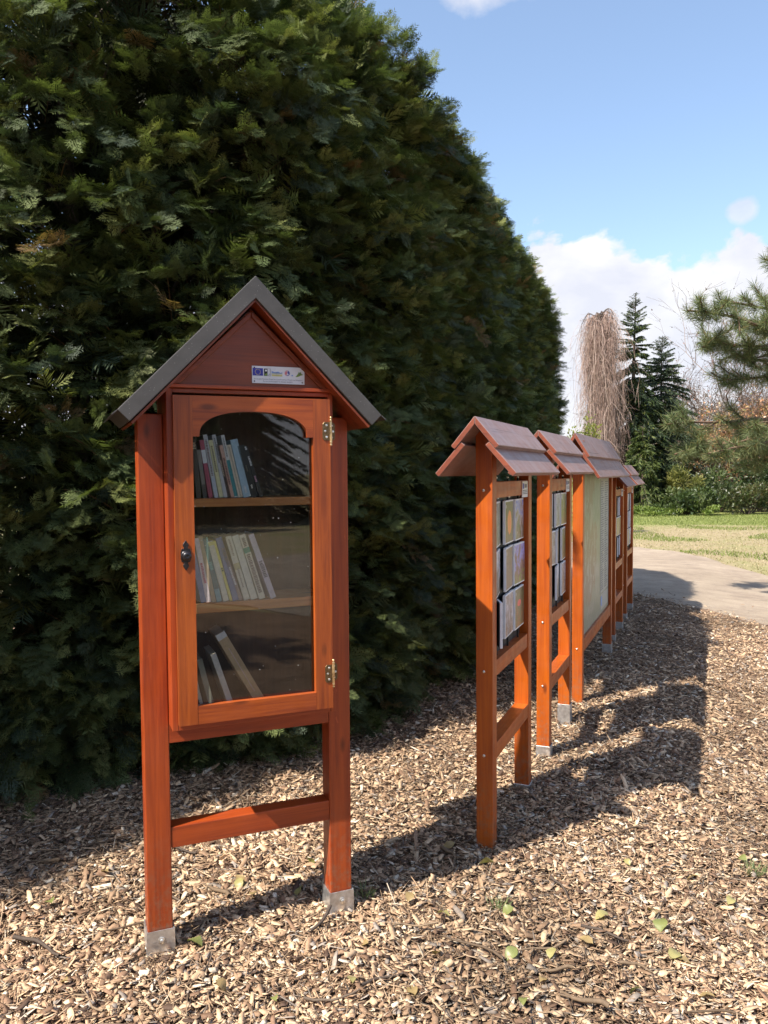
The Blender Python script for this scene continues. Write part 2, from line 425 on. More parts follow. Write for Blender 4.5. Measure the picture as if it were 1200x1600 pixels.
def sheet(name, pts, z, mat):
    me = bpy.data.meshes.new(name); bm = bmesh.new()
    f = bm.faces.new([bm.verts.new((x, y, z)) for x, y in pts]); bmesh.ops.recalc_face_normals(bm, faces=[f])
    if f.normal.z < 0: f.normal_flip()
    for ax in (0, 1):
        no = (1, 0, 0) if ax == 0 else (0, 1, 0)
        for q in np.arange(-4, 18.2, .3 if ax == 0 else .4):
            bmesh.ops.bisect_plane(bm, geom=bm.verts[:]+bm.edges[:]+bm.faces[:], plane_co=(q, 0, 0) if ax == 0 else (0, q, 0), plane_no=no)
    bmesh.ops.triangulate(bm, faces=bm.faces[:])
    for v in bm.verts: v.co.z += float(gz(v.co.x, v.co.y))
    bm.to_mesh(me); bm.free(); me.materials.append(mat)
    return tag(link(name, me), kind='structure')
def smooth_poly(p, it=3):
    p = np.array(p, float)
    for _ in range(it):
        q = np.roll(p, -1, 0); p = np.stack([p*.75+q*.25, p*.25+q*.75], 1).reshape(-1, 2)
    return p
sheet('ground', [(-900, -900), (900, -900), (900, 900), (-900, 900)], -.044, sheet_mat('lawn'))
jig = lambda P, a: [(x+a*mnoise.noise(Vector((x*1.7, y*1.7, 3)))+.4*a*mnoise.noise(Vector((x*5, y*5, 9))), y+a*mnoise.noise(Vector((x*1.7, y*1.7, 7)))) for x, y in P]
pathpts = [(3.0, -8), (14, -8)] + FAR + [(-8, 14)] + [(-1, 11.5), (1.7, 13.3)] + MULCH[10:1:-1]
sheet('path', jig(smooth_poly(pathpts), .26), -.032, sheet_mat('path'))
MUL = np.array(jig(smooth_poly(MULCH), .14))
sheet('mulch_bed', MUL, -.020, sheet_mat('mulch'))
def inside(P, poly):
    x, y = P[:, 0], P[:, 1]; r = np.zeros(len(P), bool); n = len(poly)
    for i in range(n):
        x0, y0 = poly[i]; x1, y1 = poly[i-1]
        c = ((y0 > y) != (y1 > y)) & (x < (x1-x0)*(y-y0)/(y1-y0+1e-12)+x0); r ^= c
    return r

# ------------------------------------------------------------------ hedge line (ground line of the face, near to far)
HL = np.array([(-4.3, 1.6), (-3.65, 1.62), (-3.55, 2.3), (-3.45, 3.0), (-3.1, 3.6), (-2.5, 3.88), (-1.84, 3.95), (-1.2, 4.15), (-.6, 4.55), (-.1, 5.1), (.33, 5.85), (.70, 6.72), (1.08, 7.68), (1.46, 8.62), (1.85, 9.6), (2.2, 10.5), (2.32, 11.2), (2.1, 11.85), (1.6, 12.2)])
def resample(P, n):
    for _ in range(2):
        Q = [P[0]]
        for i in range(len(P)-1): Q += [P[i]*.75+P[i+1]*.25, P[i]*.25+P[i+1]*.75]
        P = np.array(Q+[P[-1]])
    s = np.r_[0, np.cumsum(np.linalg.norm(np.diff(P, axis=0), axis=1))]
    t = np.linspace(0, s[-1], n)
    return np.stack([np.interp(t, s, P[:, 0]), np.interp(t, s, P[:, 1])], 1), s[-1]
HP, HLEN = resample(HL, 400)
HT = norm(np.gradient(HP, axis=0)); HN = np.stack([HT[:, 1], -HT[:, 0]], 1)
S_END = HLEN
def s_of(x, y): return HLEN*np.argmin((HP[:, 0]-x)**2+(HP[:, 1]-y)**2)/399
S_A, S_B, S_C, S_D = s_of(-2.5, 3.88), s_of(-.1, 5.1), s_of(.70, 6.72), s_of(2.2, 10.5)
def hedge_at(s):
    i = np.clip(s/HLEN*399, 0, 399); i0 = np.minimum(i.astype(int), 398); f = (i-i0)[:, None]
    return HP[i0]*(1-f)+HP[i0+1]*f, norm(HN[i0]*(1-f)+HN[i0+1]*f)
def hedge_h(s):
    h = np.interp(s, [0, .5, S_A, S_B, S_C, S_C+2.2, S_D-.9, S_D, S_END-.6, S_END], [3.6, 4.7, 4.85, 4.95, 4.56, 4.44, 4.22, 4.02, 3.4, 2.8])
    return h+.04*np.sin(s*7.3)+.03*np.sin(s*15.1+1)+.02*np.sin(s*31)
def lump(s, z):
    return (.10*np.sin(s*5.2+.6*np.sin(z*1.3))+.08*np.sin(s*2.3+z*1.9+1)+.07*np.sin(z*4.1+s*3.3)+.05*np.sin(s*11+z*7))
def hedge_pt(s, q, depth=0.):
    """q = 0..1 height fraction; depth into the hedge"""
    P, N = hedge_at(s); H = hedge_h(s); z = q*H
    inset = .8*np.clip((q-.84)/.16, 0, 1)**2.2 + .12*np.clip((.12-q)/.12, 0, 1)
    o = lump(s, z)*np.interp(s, [0, S_B, S_C, 30], [.55, .6, .4, .35]) - inset - depth
    XY = P+N*o[:, None]
    return np.c_[XY, z], N, H

# ------------------------------------------------------------------ wood chip mulch
def chips():
    def templ(sd):
        # an angular splinter: irregular outline, split ends, slight warp; thick on the top and the sides only
        r = np.random.default_rng(sd); xs = (-.5, -.18, .2, .5); top, bot = [], []
        for i, x in enumerate(xs):
            w0, w1 = ((r.uniform(.0, .55), r.uniform(.0, .55)) if i in (0, 3) else (r.uniform(.38, .55), r.uniform(.38, .55)))
            sh = r.uniform(-.12, .12); z = r.uniform(-.35, .35)
            for y, dx in ((-w0+sh, r.uniform(-.07, .07)), (w1+sh, r.uniform(-.07, .07))):
                top.append((x+dx, y, .5+z+r.uniform(-.15, .15))); bot.append((x+dx, y, -.5+z))
        f = [(0, 2, 3, 1), (2, 4, 5, 3), (4, 6, 7, 5)]
        f += [(8, 10, 2, 0), (10, 12, 4, 2), (12, 14, 6, 4), (1, 3, 11, 9), (3, 5, 13, 11), (5, 7, 15, 13), (0, 1, 9, 8), (7, 6, 14, 15)]
        return np.array(top+bot), np.array(f)
    pts = []
    for (y0, y1, dens) in ((1.6, 3.2, 13000), (3.2, 4.6, 9600), (4.6, 6.5, 5200), (6.5, 9.0, 3300), (9.0, 11.8, 2200)):
        x0, x1 = -.5*y1-.9, .5*y1+.9
        k = int((x1-x0)*(y1-y0)*dens); p = np.c_[rng.uniform(x0, x1, k), rng.uniform(y0, y1, k)]
        p = p[(np.abs(p[:, 0]) < .5*p[:, 1]+.75)]
        pts.append(p)
    p = np.concatenate(pts)
    edge = p+rng.normal(0, 1, p.shape)*np.where(rng.random(len(p)) < .1, .38, .09)[:, None]
    keep = inside(edge, MUL)
    # not deep behind the hedge face
    d = np.min(((p[:, None, :]-HP[None, ::8])**2).sum(2), 1); j = np.argmin(((p[:, None, :]-HP[None, ::8])**2).sum(2), 1)*8
    side = ((p-HP[j])*HN[j]).sum(1)
    keep &= side > -.75
    p = p[keep]; k = len(p)
    kind = rng.random(k)
    L = np.exp(rng.normal(math.log(.0185), .52, k)); W = L*rng.uniform(.22, .75, k)
    stick = kind < .38; L[stick] *= rng.uniform(1.2, 2.8, stick.sum()); W[stick] = rng.uniform(.0018, .0045, stick.sum())
    W = np.clip(W, .0018, .020); L = np.clip(L, .007, .12); T = np.clip(W*rng.uniform(.06, .22, k), .0007, .0030)
    big = (kind > .975); L[big] = rng.uniform(.03, .055, big.sum()); W[big] = rng.uniform(.012, .022, big.sum()); T[big] = .0014
    yaw = rng.uniform(0, 2*math.pi, k); pit = rng.normal(0, .26, k)
    X = np.stack([np.cos(yaw)*np.cos(pit), np.sin(yaw)*np.cos(pit), np.sin(pit)], 1)
    up = np.stack([rng.normal(0, .42, k), rng.normal(0, .42, k), np.ones(k)], 1)
    Y = norm(np.cross(up, X)); Z = np.cross(X, Y)
    mats = np.stack([X*L[:, None], Y*W[:, None], Z*T[:, None]], -1)
    mound = np.array([.014*mnoise.noise(Vector((a*2.2, b*2.2, 0)))+.010*mnoise.noise(Vector((a*7, b*7, 5))) for a, b in p])
    z = -.015+gz(p[:, 0], p[:, 1])+np.clip(mound, -.008, .03)+rng.random(k)**1.3*.022+np.abs(np.sin(pit))*L*.3
    loc = np.c_[p, z]
    patch = np.array([mnoise.noise(Vector((a*1.3, b*1.3, 11))) for a, b in p])
    cols = pal(k, [(.70, .50, .32), (.55, .375, .235), (.39, .25, .155), (.24, .145, .092), (.36, .30, .25), (.10, .062, .044), (.80, .68, .52)],
               [.21, .23, .20, .15, .07, .08, .06], .22)
    cols *= np.clip(1+.5*patch, .6, 1.35)[:, None]
    cols[stick] *= rng.uniform(.4, 1.0, (stick.sum(), 1))
    c = Cards()
    which = rng.integers(0, 9, k)
    for b in range(9):
        tv, tf = templ(40+b); sel = which == b
        V, F = instance(tv, tf, mats[sel], loc[sel]); c.raw(V, F, np.repeat(cols[sel], len(tv), 0))
    o = c.build('wood_chips', M['chip']); tag(o, 'loose pale and brown wood chip mulch spread over the ground', 'wood chips', kind='stuff')
chips()

# ------------------------------------------------------------------ hedge
def spray_template(npin, sub, seedv=0):
    """flat fern like thuja spray lying in x,y, length 1 along x"""
    r = np.random.default_rng(seedv); c = Cards()
    Z = np.array([[0, 0, 1.]])
    def q(p, d, L, W):
        c.quads(np.array([p]), np.array([d]), Z, L, W, (1, 1, 1))
    W = .78 if sub else 1.35
    q((0, 0, 0), (1, 0, -.02), 1.0, .035*W)
    for i in range(npin):
        t = .06+.9*i/npin
        for sgn in (-1, 1):
            tt = t+r.uniform(-.02, .02)+(.03 if sgn > 0 else 0)
            ln = (.52*(1-tt)**.8+.08)*r.uniform(.75, 1.2); a = R(r.uniform(34, 54))
            d = np.array((math.cos(a), sgn*math.sin(a), r.uniform(-.2, .15))); p = np.array((tt, 0, -.03*tt))
            q(p, d, ln, .046*W)
            if i > npin*.7: continue
            for k in range(sub):
                u = .22+.55*k/max(1, sub)
                for s2 in (-1, 1):
                    a2 = a+s2*R(40); d2 = np.array((math.cos(a2), sgn*math.sin(a2), r.uniform(-.15, .15)))
                    q(p+d*ln*u, d2, ln*.46*(1-.45*u)*r.uniform(.8, 1.2), .040)
    return np.concatenate(c.V), np.concatenate(c.F)
def hedge():
    hd = empty('hedge', (0, 4.2, 0), 0, 'tall dark green clipped conifer hedge running behind the cabinet and the boards', 'hedge')
    off = np.array([0, -4.2, 0])
    near_t = [spray_template(7, 2, seedv=i) for i in range(5)]
    far_t = [spray_template(8, 0, seedv=10+i) for i in range(3)]
    c = Cards()
    def emit(P, D, U, L, col, near):
        ts = near_t if near else far_t
        which = rng.integers(0, len(ts), len(P))
        F3 = frames(D, U)*L[:, None, None]
        for w, (tv, tf) in enumerate(ts):
            m = which == w
            if not m.any(): continue
            V, F = instance(tv, tf, F3[m], P[m]+off)
            tipx = np.tile(tv[:, 0], m.sum())
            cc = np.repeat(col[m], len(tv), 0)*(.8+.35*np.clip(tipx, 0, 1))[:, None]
            c.raw(V, F, cc)
    def branches(s, q, depth, nspray, blen, sl, near, droop=.25):
        B, N, H = hedge_pt(s, q, depth); k = len(s)
        N3 = np.c_[N, np.zeros(k)]; T3 = np.c_[-N[:, 1], N[:, 0], np.zeros(k)]
        upw = np.clip((q-.8)*4, 0, 1)[:, None]
        D = norm(N3*rng.uniform(.5, 1.1, (k, 1))*(1-.5*upw)+T3*rng.normal(0, .5, (k, 1))+np.array([0, 0, 1.])*(rng.normal(.22, .32, (k, 1))+.7*upw))
        U = norm(np.cross(D, T3)+rng.normal(0, .45, (k, 3)))
        Fm = frames(D, U); side = Fm[:, :, 1]; nor = Fm[:, :, 2]
        tone = pal(k, [(.085, .112, .044), (.125, .155, .054), (.052, .075, .042), (.20, .22, .075), (.20, .13, .06)], [.32, .28, .18, .195, .025], .22)
        L0 = blen*rng.uniform(.7, 1.25, k)*(1-.45*upw[:, 0])
        for j in range(nspray):
            t = .25+.75*(j+1)/nspray; sg = (-1)**j; last = j == nspray-1
            P = B+D*(L0*(t-.45))[:, None]+np.array([0, 0, -1.])*(droop*L0*t*t)[:, None]
            ang = rng.normal(0 if last else .75, .18, k)*sg
            d = D*np.cos(ang)[:, None]+side*np.sin(ang)[:, None]+nor*rng.normal(0, .22, (k, 1))+np.array([0, 0, -1.])*(droop*t*rng.uniform(.3, 1.4, (k, 1)))
            u = norm(nor*.8+N3*.55+np.array([0, 0, .45])+rng.normal(0, .45, (k, 3)))
            emit(P, d, u, sl*rng.uniform(.7, 1.3, k), tone*rng.uniform(.8, 1.2, (k, 1)), near)
        return B, D, L0
    def gapmask(s, q, amt):
        # thin places where the sky or the light behind comes through, upper left, and one low at far left
        B, N, H = hedge_pt(s, q)
        x, y, z = B.T; px = 600+1249*x/np.maximum(y, .3); py = 739-1249*(z-1.6)/np.maximum(y, .3)
        g = np.zeros(len(s))
        for cx, cy, rx, ry, a in ((60, 190, 45, 60, .8), (190, 150, 30, 110, .85), (30, 917, 50, 14, .97), (95, 345, 34, 34, .9), (55, 265, 25, 25, .8), (245, 312, 22, 14, .8), (265, 1020, 40, 70, .5)):
            g = np.maximum(g, a*np.exp(-((px-cx)/rx)**2-((py-cy)/ry)**2))
        return rng.random(len(s)) > g*amt
    # outer layer
    def sample(n, s0, s1, q0=0., q1=1.):
        return rng.uniform(s0, s1, n), q0+(q1-q0)*rng.random(n)
    n1 = int((S_C-S_A)*440)
    s, q = sample(n1, S_A, S_C); k = gapmask(s, q, 1.); twigs = branches(s[k], q[k], rng.uniform(-.07, .12, k.sum()), 9, .29, .108, True)
    ns = int((S_C-S_A)*95)
    s, q = sample(ns, S_A, S_C, .1, .97); k = gapmask(s, q, .8); branches(s[k], q[k], -rng.uniform(.02, .15, k.sum()), 11, .36, .105, True, .38)
    s, q = sample(int(n1*.55), S_A, S_C+.3); k = gapmask(s, q, 1.); branches(s[k], q[k], rng.uniform(.10, .45, k.sum()), 8, .36, .20, False)
    s, q = sample(420, S_A, S_C, 0, .14); branches(s, q, rng.uniform(-.08, .1, 420), 8, .34, .14, True, .45)
    s, q = sample(4700, S_C-.3, S_END); branches(s, q, rng.uniform(-.02, .16, len(s)), 8, .17, .115, False)
    s, q = sample(1100, S_C-2.0, S_END, .84, 1.); branches(s, q, rng.uniform(0, .3, len(s)), 7, .18, .12, False)
    s, q = sample(900, 0, S_A); branches(s, q, rng.uniform(-.05, .3, len(s)), 7, .42, .26, False)
    # inner, coarser foliage that closes the hedge
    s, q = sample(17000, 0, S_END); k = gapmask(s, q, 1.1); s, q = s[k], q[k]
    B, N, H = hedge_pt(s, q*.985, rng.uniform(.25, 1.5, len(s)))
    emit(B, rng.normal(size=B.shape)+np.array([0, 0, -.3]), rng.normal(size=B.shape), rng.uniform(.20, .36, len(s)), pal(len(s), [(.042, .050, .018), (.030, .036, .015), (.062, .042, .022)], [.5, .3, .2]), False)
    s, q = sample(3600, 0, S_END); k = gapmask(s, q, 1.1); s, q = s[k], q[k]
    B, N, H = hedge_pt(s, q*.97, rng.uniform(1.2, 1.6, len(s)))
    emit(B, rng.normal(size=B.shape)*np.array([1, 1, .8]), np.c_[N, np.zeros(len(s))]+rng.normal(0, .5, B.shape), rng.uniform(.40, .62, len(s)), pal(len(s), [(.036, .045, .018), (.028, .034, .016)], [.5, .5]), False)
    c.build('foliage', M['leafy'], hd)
    # trunks, with limbs that reach out to the foliage
    for st in np.arange(.5, S_END-.4, .62):
        st = st+rng.uniform(-.1, .1); B, N, H = hedge_pt(np.array([st]), np.array([.02]), np.array([.62])); b = B[0]+off
        zs = np.linspace(-.05, H[0]*.9, 9)
        P = np.stack([b[0]+.04*np.sin(zs*1.7+st), b[1]+.04*np.cos(zs*1.3+st*2), zs], 1)
        paths = [(P, np.interp(zs, [0, H[0]], [.075, .02]))]
        for z in np.arange(.35, H[0]*.85, .28):
            a = rng.uniform(-1.2, 1.2); d = np.array([N[0][0]*math.cos(a)-N[0][1]*math.sin(a), N[0][0]*math.sin(a)+N[0][1]*math.cos(a), .45])
            t = np.linspace(0, 1, 4)[:, None]; p0 = np.array([np.interp(z, zs, P[:, 0]), np.interp(z, zs, P[:, 1]), z])
            paths.append((p0+d*t*.62+np.array([0, 0, .1])*t*t, np.linspace(.014, .005, 4)))
        tube_obj('trunk', paths, M['bark'], hd, 7)
    # thin bare twigs showing at the surface
    B, D, L0 = twigs; m = rng.random(len(B)) < .30
    t = np.linspace(0, 1, 5)[None, :, None]; B, D, L0 = B[m], D[m], L0[m]
    P = (B+off)[:, None]+D[:, None]*(L0[:, None, None]*(t*1.0-.8))+np.array([0, 0, -1.])*(.25*L0[:, None, None]*t*t)
    tc = Cards(); tc.strips(P, np.linspace(.007, .003, 5)[None], pal(len(B), [(.20, .12, .06), (.16, .13, .09), (.26, .13, .05)], [.4, .4, .2]))
    tag(tc.build('twigs', M['twig'], hd), kind='stuff')
hedge()

# ------------------------------------------------------------------ book cabinet
CX, CY, CYAW = -.7988, 2.5984, .3888
W, PW = .7235, .0818; CE = W/2; F, D = -.085, -.11
def cabinet():
    cab = empty('book_cabinet', (CX, CY, 0), CYAW, 'red-brown stained wooden book exchange cabinet on two posts with a grey pitched roof', 'book cabinet')
    for x0 in (0, W-PW):
        p = MB().box(x0, x0+PW, 0, .082, .066, 1.80).build('post', M['cab_z'], cab, .004)
        sh = MB(); e = .0035
        sh.box(x0-e-.002, x0-.0005, -.004, .086, -.06, .0755); sh.box(x0+PW+.0005, x0+PW+e+.002, -.004, .086, -.06, .0755)
        sh.box(x0-e-.002, x0+PW+e+.002, -.0075, -.0042, -.06, .0755); sh.box(x0-.0003, x0+PW+.0003, .002, .08, -.05, .064)
        s = sh.build('post_shoe', M['zinc'], p, .0012)
        MB().lathe([(.011, 0), (.011, .002), (.0065, .003), (.0065, .007), (.004, .008)], TY(x0+PW*.52, -.0075, .04), 12).build('bolt', M['bolt'], p, smooth=False)
    MB().box(PW+.0005, W-PW-.0005, .003, .068, .344, .416).build('cross_rail', M['cab_x'], cab, .003)
    MB().box(PW+.0005, W-PW-.0005, .001, .070, .7034, .767).build('bottom_rail', M['cab_x'], cab, .002)
    a, b = .083, W-.083; ft = .019
    c = MB()
    c.box(a, a+ft, F, .155, .768, 1.876); c.box(b-ft, b, F, .155, .768, 1.876)
    c.box(a+ft+.0004, b-ft-.0004, F, .155, .768, .786, 1); c.box(a+ft+.0004, b-ft-.0004, F, .155, 1.862, 1.876, 1)
    c.build('carcase', [M['cab_z'], M['cab_x']], cab, .0018)
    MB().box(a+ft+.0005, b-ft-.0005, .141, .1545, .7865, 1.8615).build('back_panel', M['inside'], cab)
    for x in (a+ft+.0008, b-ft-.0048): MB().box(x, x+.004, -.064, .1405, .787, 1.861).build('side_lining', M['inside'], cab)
    for z0, z1 in ((1.494, 1.522), (1.144, 1.176)):
        MB().box(a+ft+.005, b-ft-.005, -.066, .1395, z0, z1).build('shelf', M['shelfw'], cab, .0015)
    # gable above the door
    ap, hw = 2.149, .2605
    g = MB().prism_y([(CE-hw+.008, 1.8895), (CE+hw-.008, 1.8895), (CE, ap-.006)], F+.004, .15)
    gb = g.build('gable', M['gable'], cab)
    MB().box(a-.004, b+.004, F-.012, F+.010, 1.877, 1.8888).build('gable_ledge', M['cab_x'], cab, .002)
    for sg in (-1, 1):
        x0 = CE+sg*hw; pts = [(CE, ap-.010), (x0, 1.8895), (x0-sg*.024, 1.8895), (CE, ap-.034)]
        if sg > 0: pts = pts[::-1]
        MB().prism_y(pts if sg < 0 else pts, F-.005, F+.0035).build('gable_trim', M['gable'], cab, .003)
    # roof
    ra, rw, re = 2.235, .4315, 1.799; th = .05/math.cos(R(45.4))
    el = (CE-rw, re); er = (CE+rw, re); k = .0355
    rf = MB().prism_y([el, (el[0]+k, re-k*.985), (CE, ra-th), (er[0]-k, re-k*.985), er, (CE, ra)], -.157, .265).build('roof', M['roofmetal'], cab, .0025)
    MB().prism_y([(el[0]+k+.004, re-k*.985-.002), (el[0]+k+.010, re-k*.985-.008), (CE, ra-th-.0090), (er[0]-k-.010, re-k*.985-.008), (er[0]-k-.004, re-k*.985-.002), (CE, ra-th-.0012)], -.146, .258).build('roof_lining', M['gable'], rf)
    # folded sheet: drip edges
    for sg, e in ((-1, el), (1, er)):
        pts = [(e[0]+sg*.001, e[1]), (e[0]+sg*.018, e[1]-.014), (e[0]+sg*.016, e[1]-.0165), (e[0]+sg*.0005, e[1]-.004)]
        MB().prism_y(pts, -.155, .262).build('drip_edge', M['roofmetal'], rf)
    # door
    d0, d1, zb, zt = .101, .6225, .79, 1.8525; sw = .060; yb = D+.0235
    m = MB()
    m.box(d0, d0+sw, D, yb, zb, zt, 0); m.box(d1-sw, d1, D, yb, zb, zt, 0)
    xl, xr = d0+sw+.0004, d1-sw-.0004
    m.box(xl, xr, D+.0006, yb, zb, .849, 1)
    arc = [(xl, 1.722), (xl+.021, 1.722)]
    hwid = (xr-xl)/2-.021
    for i in range(0, 25):
        t = math.pi*(1-i/24); arc.append((CE+hwid*math.copysign(abs(math.cos(t))**.86, math.cos(t)), 1.728+.077*math.sin(t)**.9))
    arc += [(xr-.021, 1.722), (xr, 1.722)]
    # top rail as a fan of convex pieces between the arch and the top edge
    n = len(arc); vs = [(x, D+.0006, z) for x, z in arc]+[(x, D+.0006, zt) for x, z in arc]+[(x, yb, z) for x, z in arc]+[(x, yb, zt) for x, z in arc]
    fs = []
    for i in range(n-1):
        fs += [(i, i+1, n+i+1, n+i), (2*n+i+1, 2*n+i, 3*n+i, 3*n+i+1), (i+1, i, 2*n+i, 2*n+i+1), (n+i, n+i+1, 3*n+i+1, 3*n+i)]
    fs += [(0, n, 3*n, 2*n), (n-1, 3*n-1, 4*n-1, 2*n-1)]
    m.add(vs, fs, 1)
    door = m.build('door', [M['door_z'], M['door_x']], cab, .0025)
    MB().box(xl-.012, xr+.012, yb+.0005, yb+.0045, .838, 1.82).build('glass_pane', M['glass'], door)
    # knob and its plate
    kx, kz = .132, 1.342
    half = [(0, .049), (.004, .043), (.0085, .037), (.0095, .031), (.006, .026), (.007, .022), (.0135, .021), (.0145, .016), (.0165, .010), (.0165, 0)]
    pts = [(x, z) for x, z in half]; pts += [(x, -z) for x, z in half[::-1][1:]]; pts += [(-x, -z) for x, z in half[1:]]; pts += [(-x, z) for x, z in half[::-1][1:-1]]
    kp = MB().prism_y([(kx+x, kz+z) for x, z in pts][::-1], D-.0035, D-.0003).build('knob_plate', M['iron'], door, .0007, seg=1)
    MB().lathe([(.0165, 0), (.0165, .003), (.013, .005), (.0075, .007), (.0065, .013), (.0125, .018), (.0145, .023), (.013, .0275), (.008, .030), (.005, .0305), (.0035, .0295), (.001, .0295)], TY(kx, D-.0036, kz), 24).build('knob', M['iron'], door, smooth=True)
    # hinges
    for hz in (1.744, .911):
        h = MB()
        for sg in (-1, 1):
            hx = d1+.001; x0, x1 = (hx-.029, hx-.003) if sg < 0 else (hx+.003, hx+.022)
            yb2 = D-.0025 if sg < 0 else F-.0075
            c0 = .006
            p = [(x0, hz-.031), (x1, hz-.031), (x1, hz+.031), (x0, hz+.031)]
            if sg < 0: p = [(x0+c0, hz-.031), (x1, hz-.031), (x1, hz+.031), (x0+c0, hz+.031), (x0, hz+.024), (x0, hz-.024)]
            else: p = [(x0, hz-.031), (x1-c0, hz-.031), (x1, hz-.024), (x1, hz+.024), (x1-c0, hz+.031), (x0, hz+.031)]
            h.prism_y(p, yb2, yb2+.0022)
        ho = h.build('hinge', M['bronze'], door, .0006, seg=1)
        MB().lathe([(.001, -.050), (.004, -.048), (.0045, -.045), (.002, -.042), (.0045, -.039), (.0045, -.036), (.0036, -.034), (.0042, -.031), (.0042, .031), (.0036, .034), (.0045, .036), (.0045, .039), (.002, .042), (.0045, .045), (.004, .048), (.001, .050)],
                   Matrix.Translation((d1+.001, D-.004, hz)), 12, 1).build('hinge_pin', [M['brasspin'], M['brasspin']], door, smooth=True)
        for sx, yy in ((-.017, D-.0025), (.0135, F-.0075)):
            for i, dz in enumerate((-.020, 0, .020)): MB().lathe([(.0042, 0), (.0036, .0014), (.001, .002)], TY(d1+sx+(.003 if i != 1 else -.002)*(1 if sx < 0 else -1), yy, hz+dz), 10).build('screw', M['bolt'], door)
    # plaque with emblems
    px0, px1, pz0, pz1 = .3615, .5415, 1.901, 1.958; y = F+.004
    pq = MB().box(px0, px1, y-.0035, y-.0004, pz0, pz1).build('plaque', M['plaque'], cab, .0006, seg=1)
    yy = y-.0040
    def flat(name, parts, mats):
        mm = MB()
        for pts, i in parts: mm.prism_y(pts, yy-.0003-.0002*i, yy+.0003, i)
        return mm.build(name, mats, pq)
    rect = lambda x0, x1, z0, z1: [(x0, z0), (x1, z0), (x1, z1), (x0, z1)]
    circ = lambda cx, cz, r, k=14, a0=0, a1=2*math.pi: [(cx+r*math.cos(a0+(a1-a0)*i/k), cz+r*math.sin(a0+(a1-a0)*i/k)) for i in range(k)]
    def star(cx, cz, r): return [(cx+(r if i % 2 == 0 else r*.42)*math.sin(math.pi*i/5), cz+(r if i % 2 == 0 else r*.42)*math.cos(math.pi*i/5)) for i in range(10)][::-1]
    X = lambda f: px0+(px1-px0)*f; Zz = lambda f: pz1-(pz1-pz0)*f
    flat('flag_emblem', [(rect(X(.012), X(.205), Zz(.56), Zz(.13)), 0)]+[(star(X(.108)+.0088*math.sin(2*math.pi*i/12), Zz(.345)+.0088*math.cos(2*math.pi*i/12), .0019), 1) for i in range(12)], [M['blue'], M['gold']])
    flat('leaf_emblem', [(rect(X(.225), X(.29), Zz(.56), Zz(.14)), 0), (circ(X(.262), Zz(.25), .0035, 10), 1), ([(X(.235), Zz(.54)), (X(.285), Zz(.54)), (X(.285), Zz(.40)), (X(.24), Zz(.46))], 2),
                         (rect(X(.292), X(.345), Zz(.56), Zz(.555)), 3), (rect(X(.342), X(.345), Zz(.55), Zz(.15)), 3), (rect(X(.292), X(.345), Zz(.145), Zz(.14)), 3), ([(X(.305), Zz(.52)), (X(.33), Zz(.42)), (X(.338), Zz(.42)), (X(.31), Zz(.53))], 3)], [M['black'], M['plaque'], M['green'], M['ink']])
    flat('landscape_emblem', [(rect(X(.37), X(.57), Zz(.56), Zz(.41)), 0), ([(X(.37), Zz(.40)), (X(.57), Zz(.40)), (X(.57), Zz(.31)), (X(.54), Zz(.36)), (X(.49), Zz(.29)), (X(.43), Zz(.33)), (X(.37), Zz(.27))], 1), (rect(X(.375), X(.565), Zz(.465), Zz(.44)), 2)], [M['yellow'], M['skyblue'], M['plaque']])
    parts = []
    for i in range(12):
        a = 2*math.pi*i/12; cx, cz = X(.665)+.0078*math.cos(a), Zz(.36)+.0078*math.sin(a)
        parts.append((circ(cx, cz, .0016, 8), 0 if 2 < i < 9 else 1))
    parts += [(circ(X(.665)+.001, Zz(.36), .0052, 14, -math.pi/2, math.pi/2)+[(X(.665)+.001, Zz(.36)-.0052+.0052*2)], 1), (circ(X(.665)-.001, Zz(.36), .005, 14, math.pi/2, 3*math.pi/2), 0), (circ(X(.675), Zz(.42), .0026, 10), 2), (rect(X(.745), X(.775), Zz(.52), Zz(.45)), 3)]
    flat('ring_emblem', parts, [M['red'], M['blue'], M['plaque'], M['skyblue']])
    flat('hill_emblem', [([(X(.82), Zz(.56)), (X(.87), Zz(.55)), (X(.925), Zz(.47)), (X(.975), Zz(.42)), (X(.94), Zz(.36)), (X(.925), Zz(.24)), (X(.905), Zz(.32)), (X(.89), Zz(.24)), (X(.875), Zz(.36)), (X(.85), Zz(.46))], 0), ([(X(.885), Zz(.40)), (X(.93), Zz(.40)), (X(.91), Zz(.31))], 1)], [M['green'], M['ink']])
    for fx, fz in ((.045, .10), (.955, .10), (.045, .88), (.955, .88)): MB().lathe([(.0024, 0), (.002, .0012), (.0005, .0015)], TY(X(fx), y-.0036, Zz(fz)), 10).build('screw', M['black'], pq)
    for i, (txt, zz, ww) in enumerate((('Europejski Fundusz Rolny na rzecz Rozwoju Obszarów Wiejskich:', .75, .93), ('Europa inwestująca w obszary wiejskie', .87, .56))):
        text(txt, X(.5 if i == 0 else .485), yy-.0003, Zz(zz), (px1-px0)*ww, pq, M['ink'])
    return cab
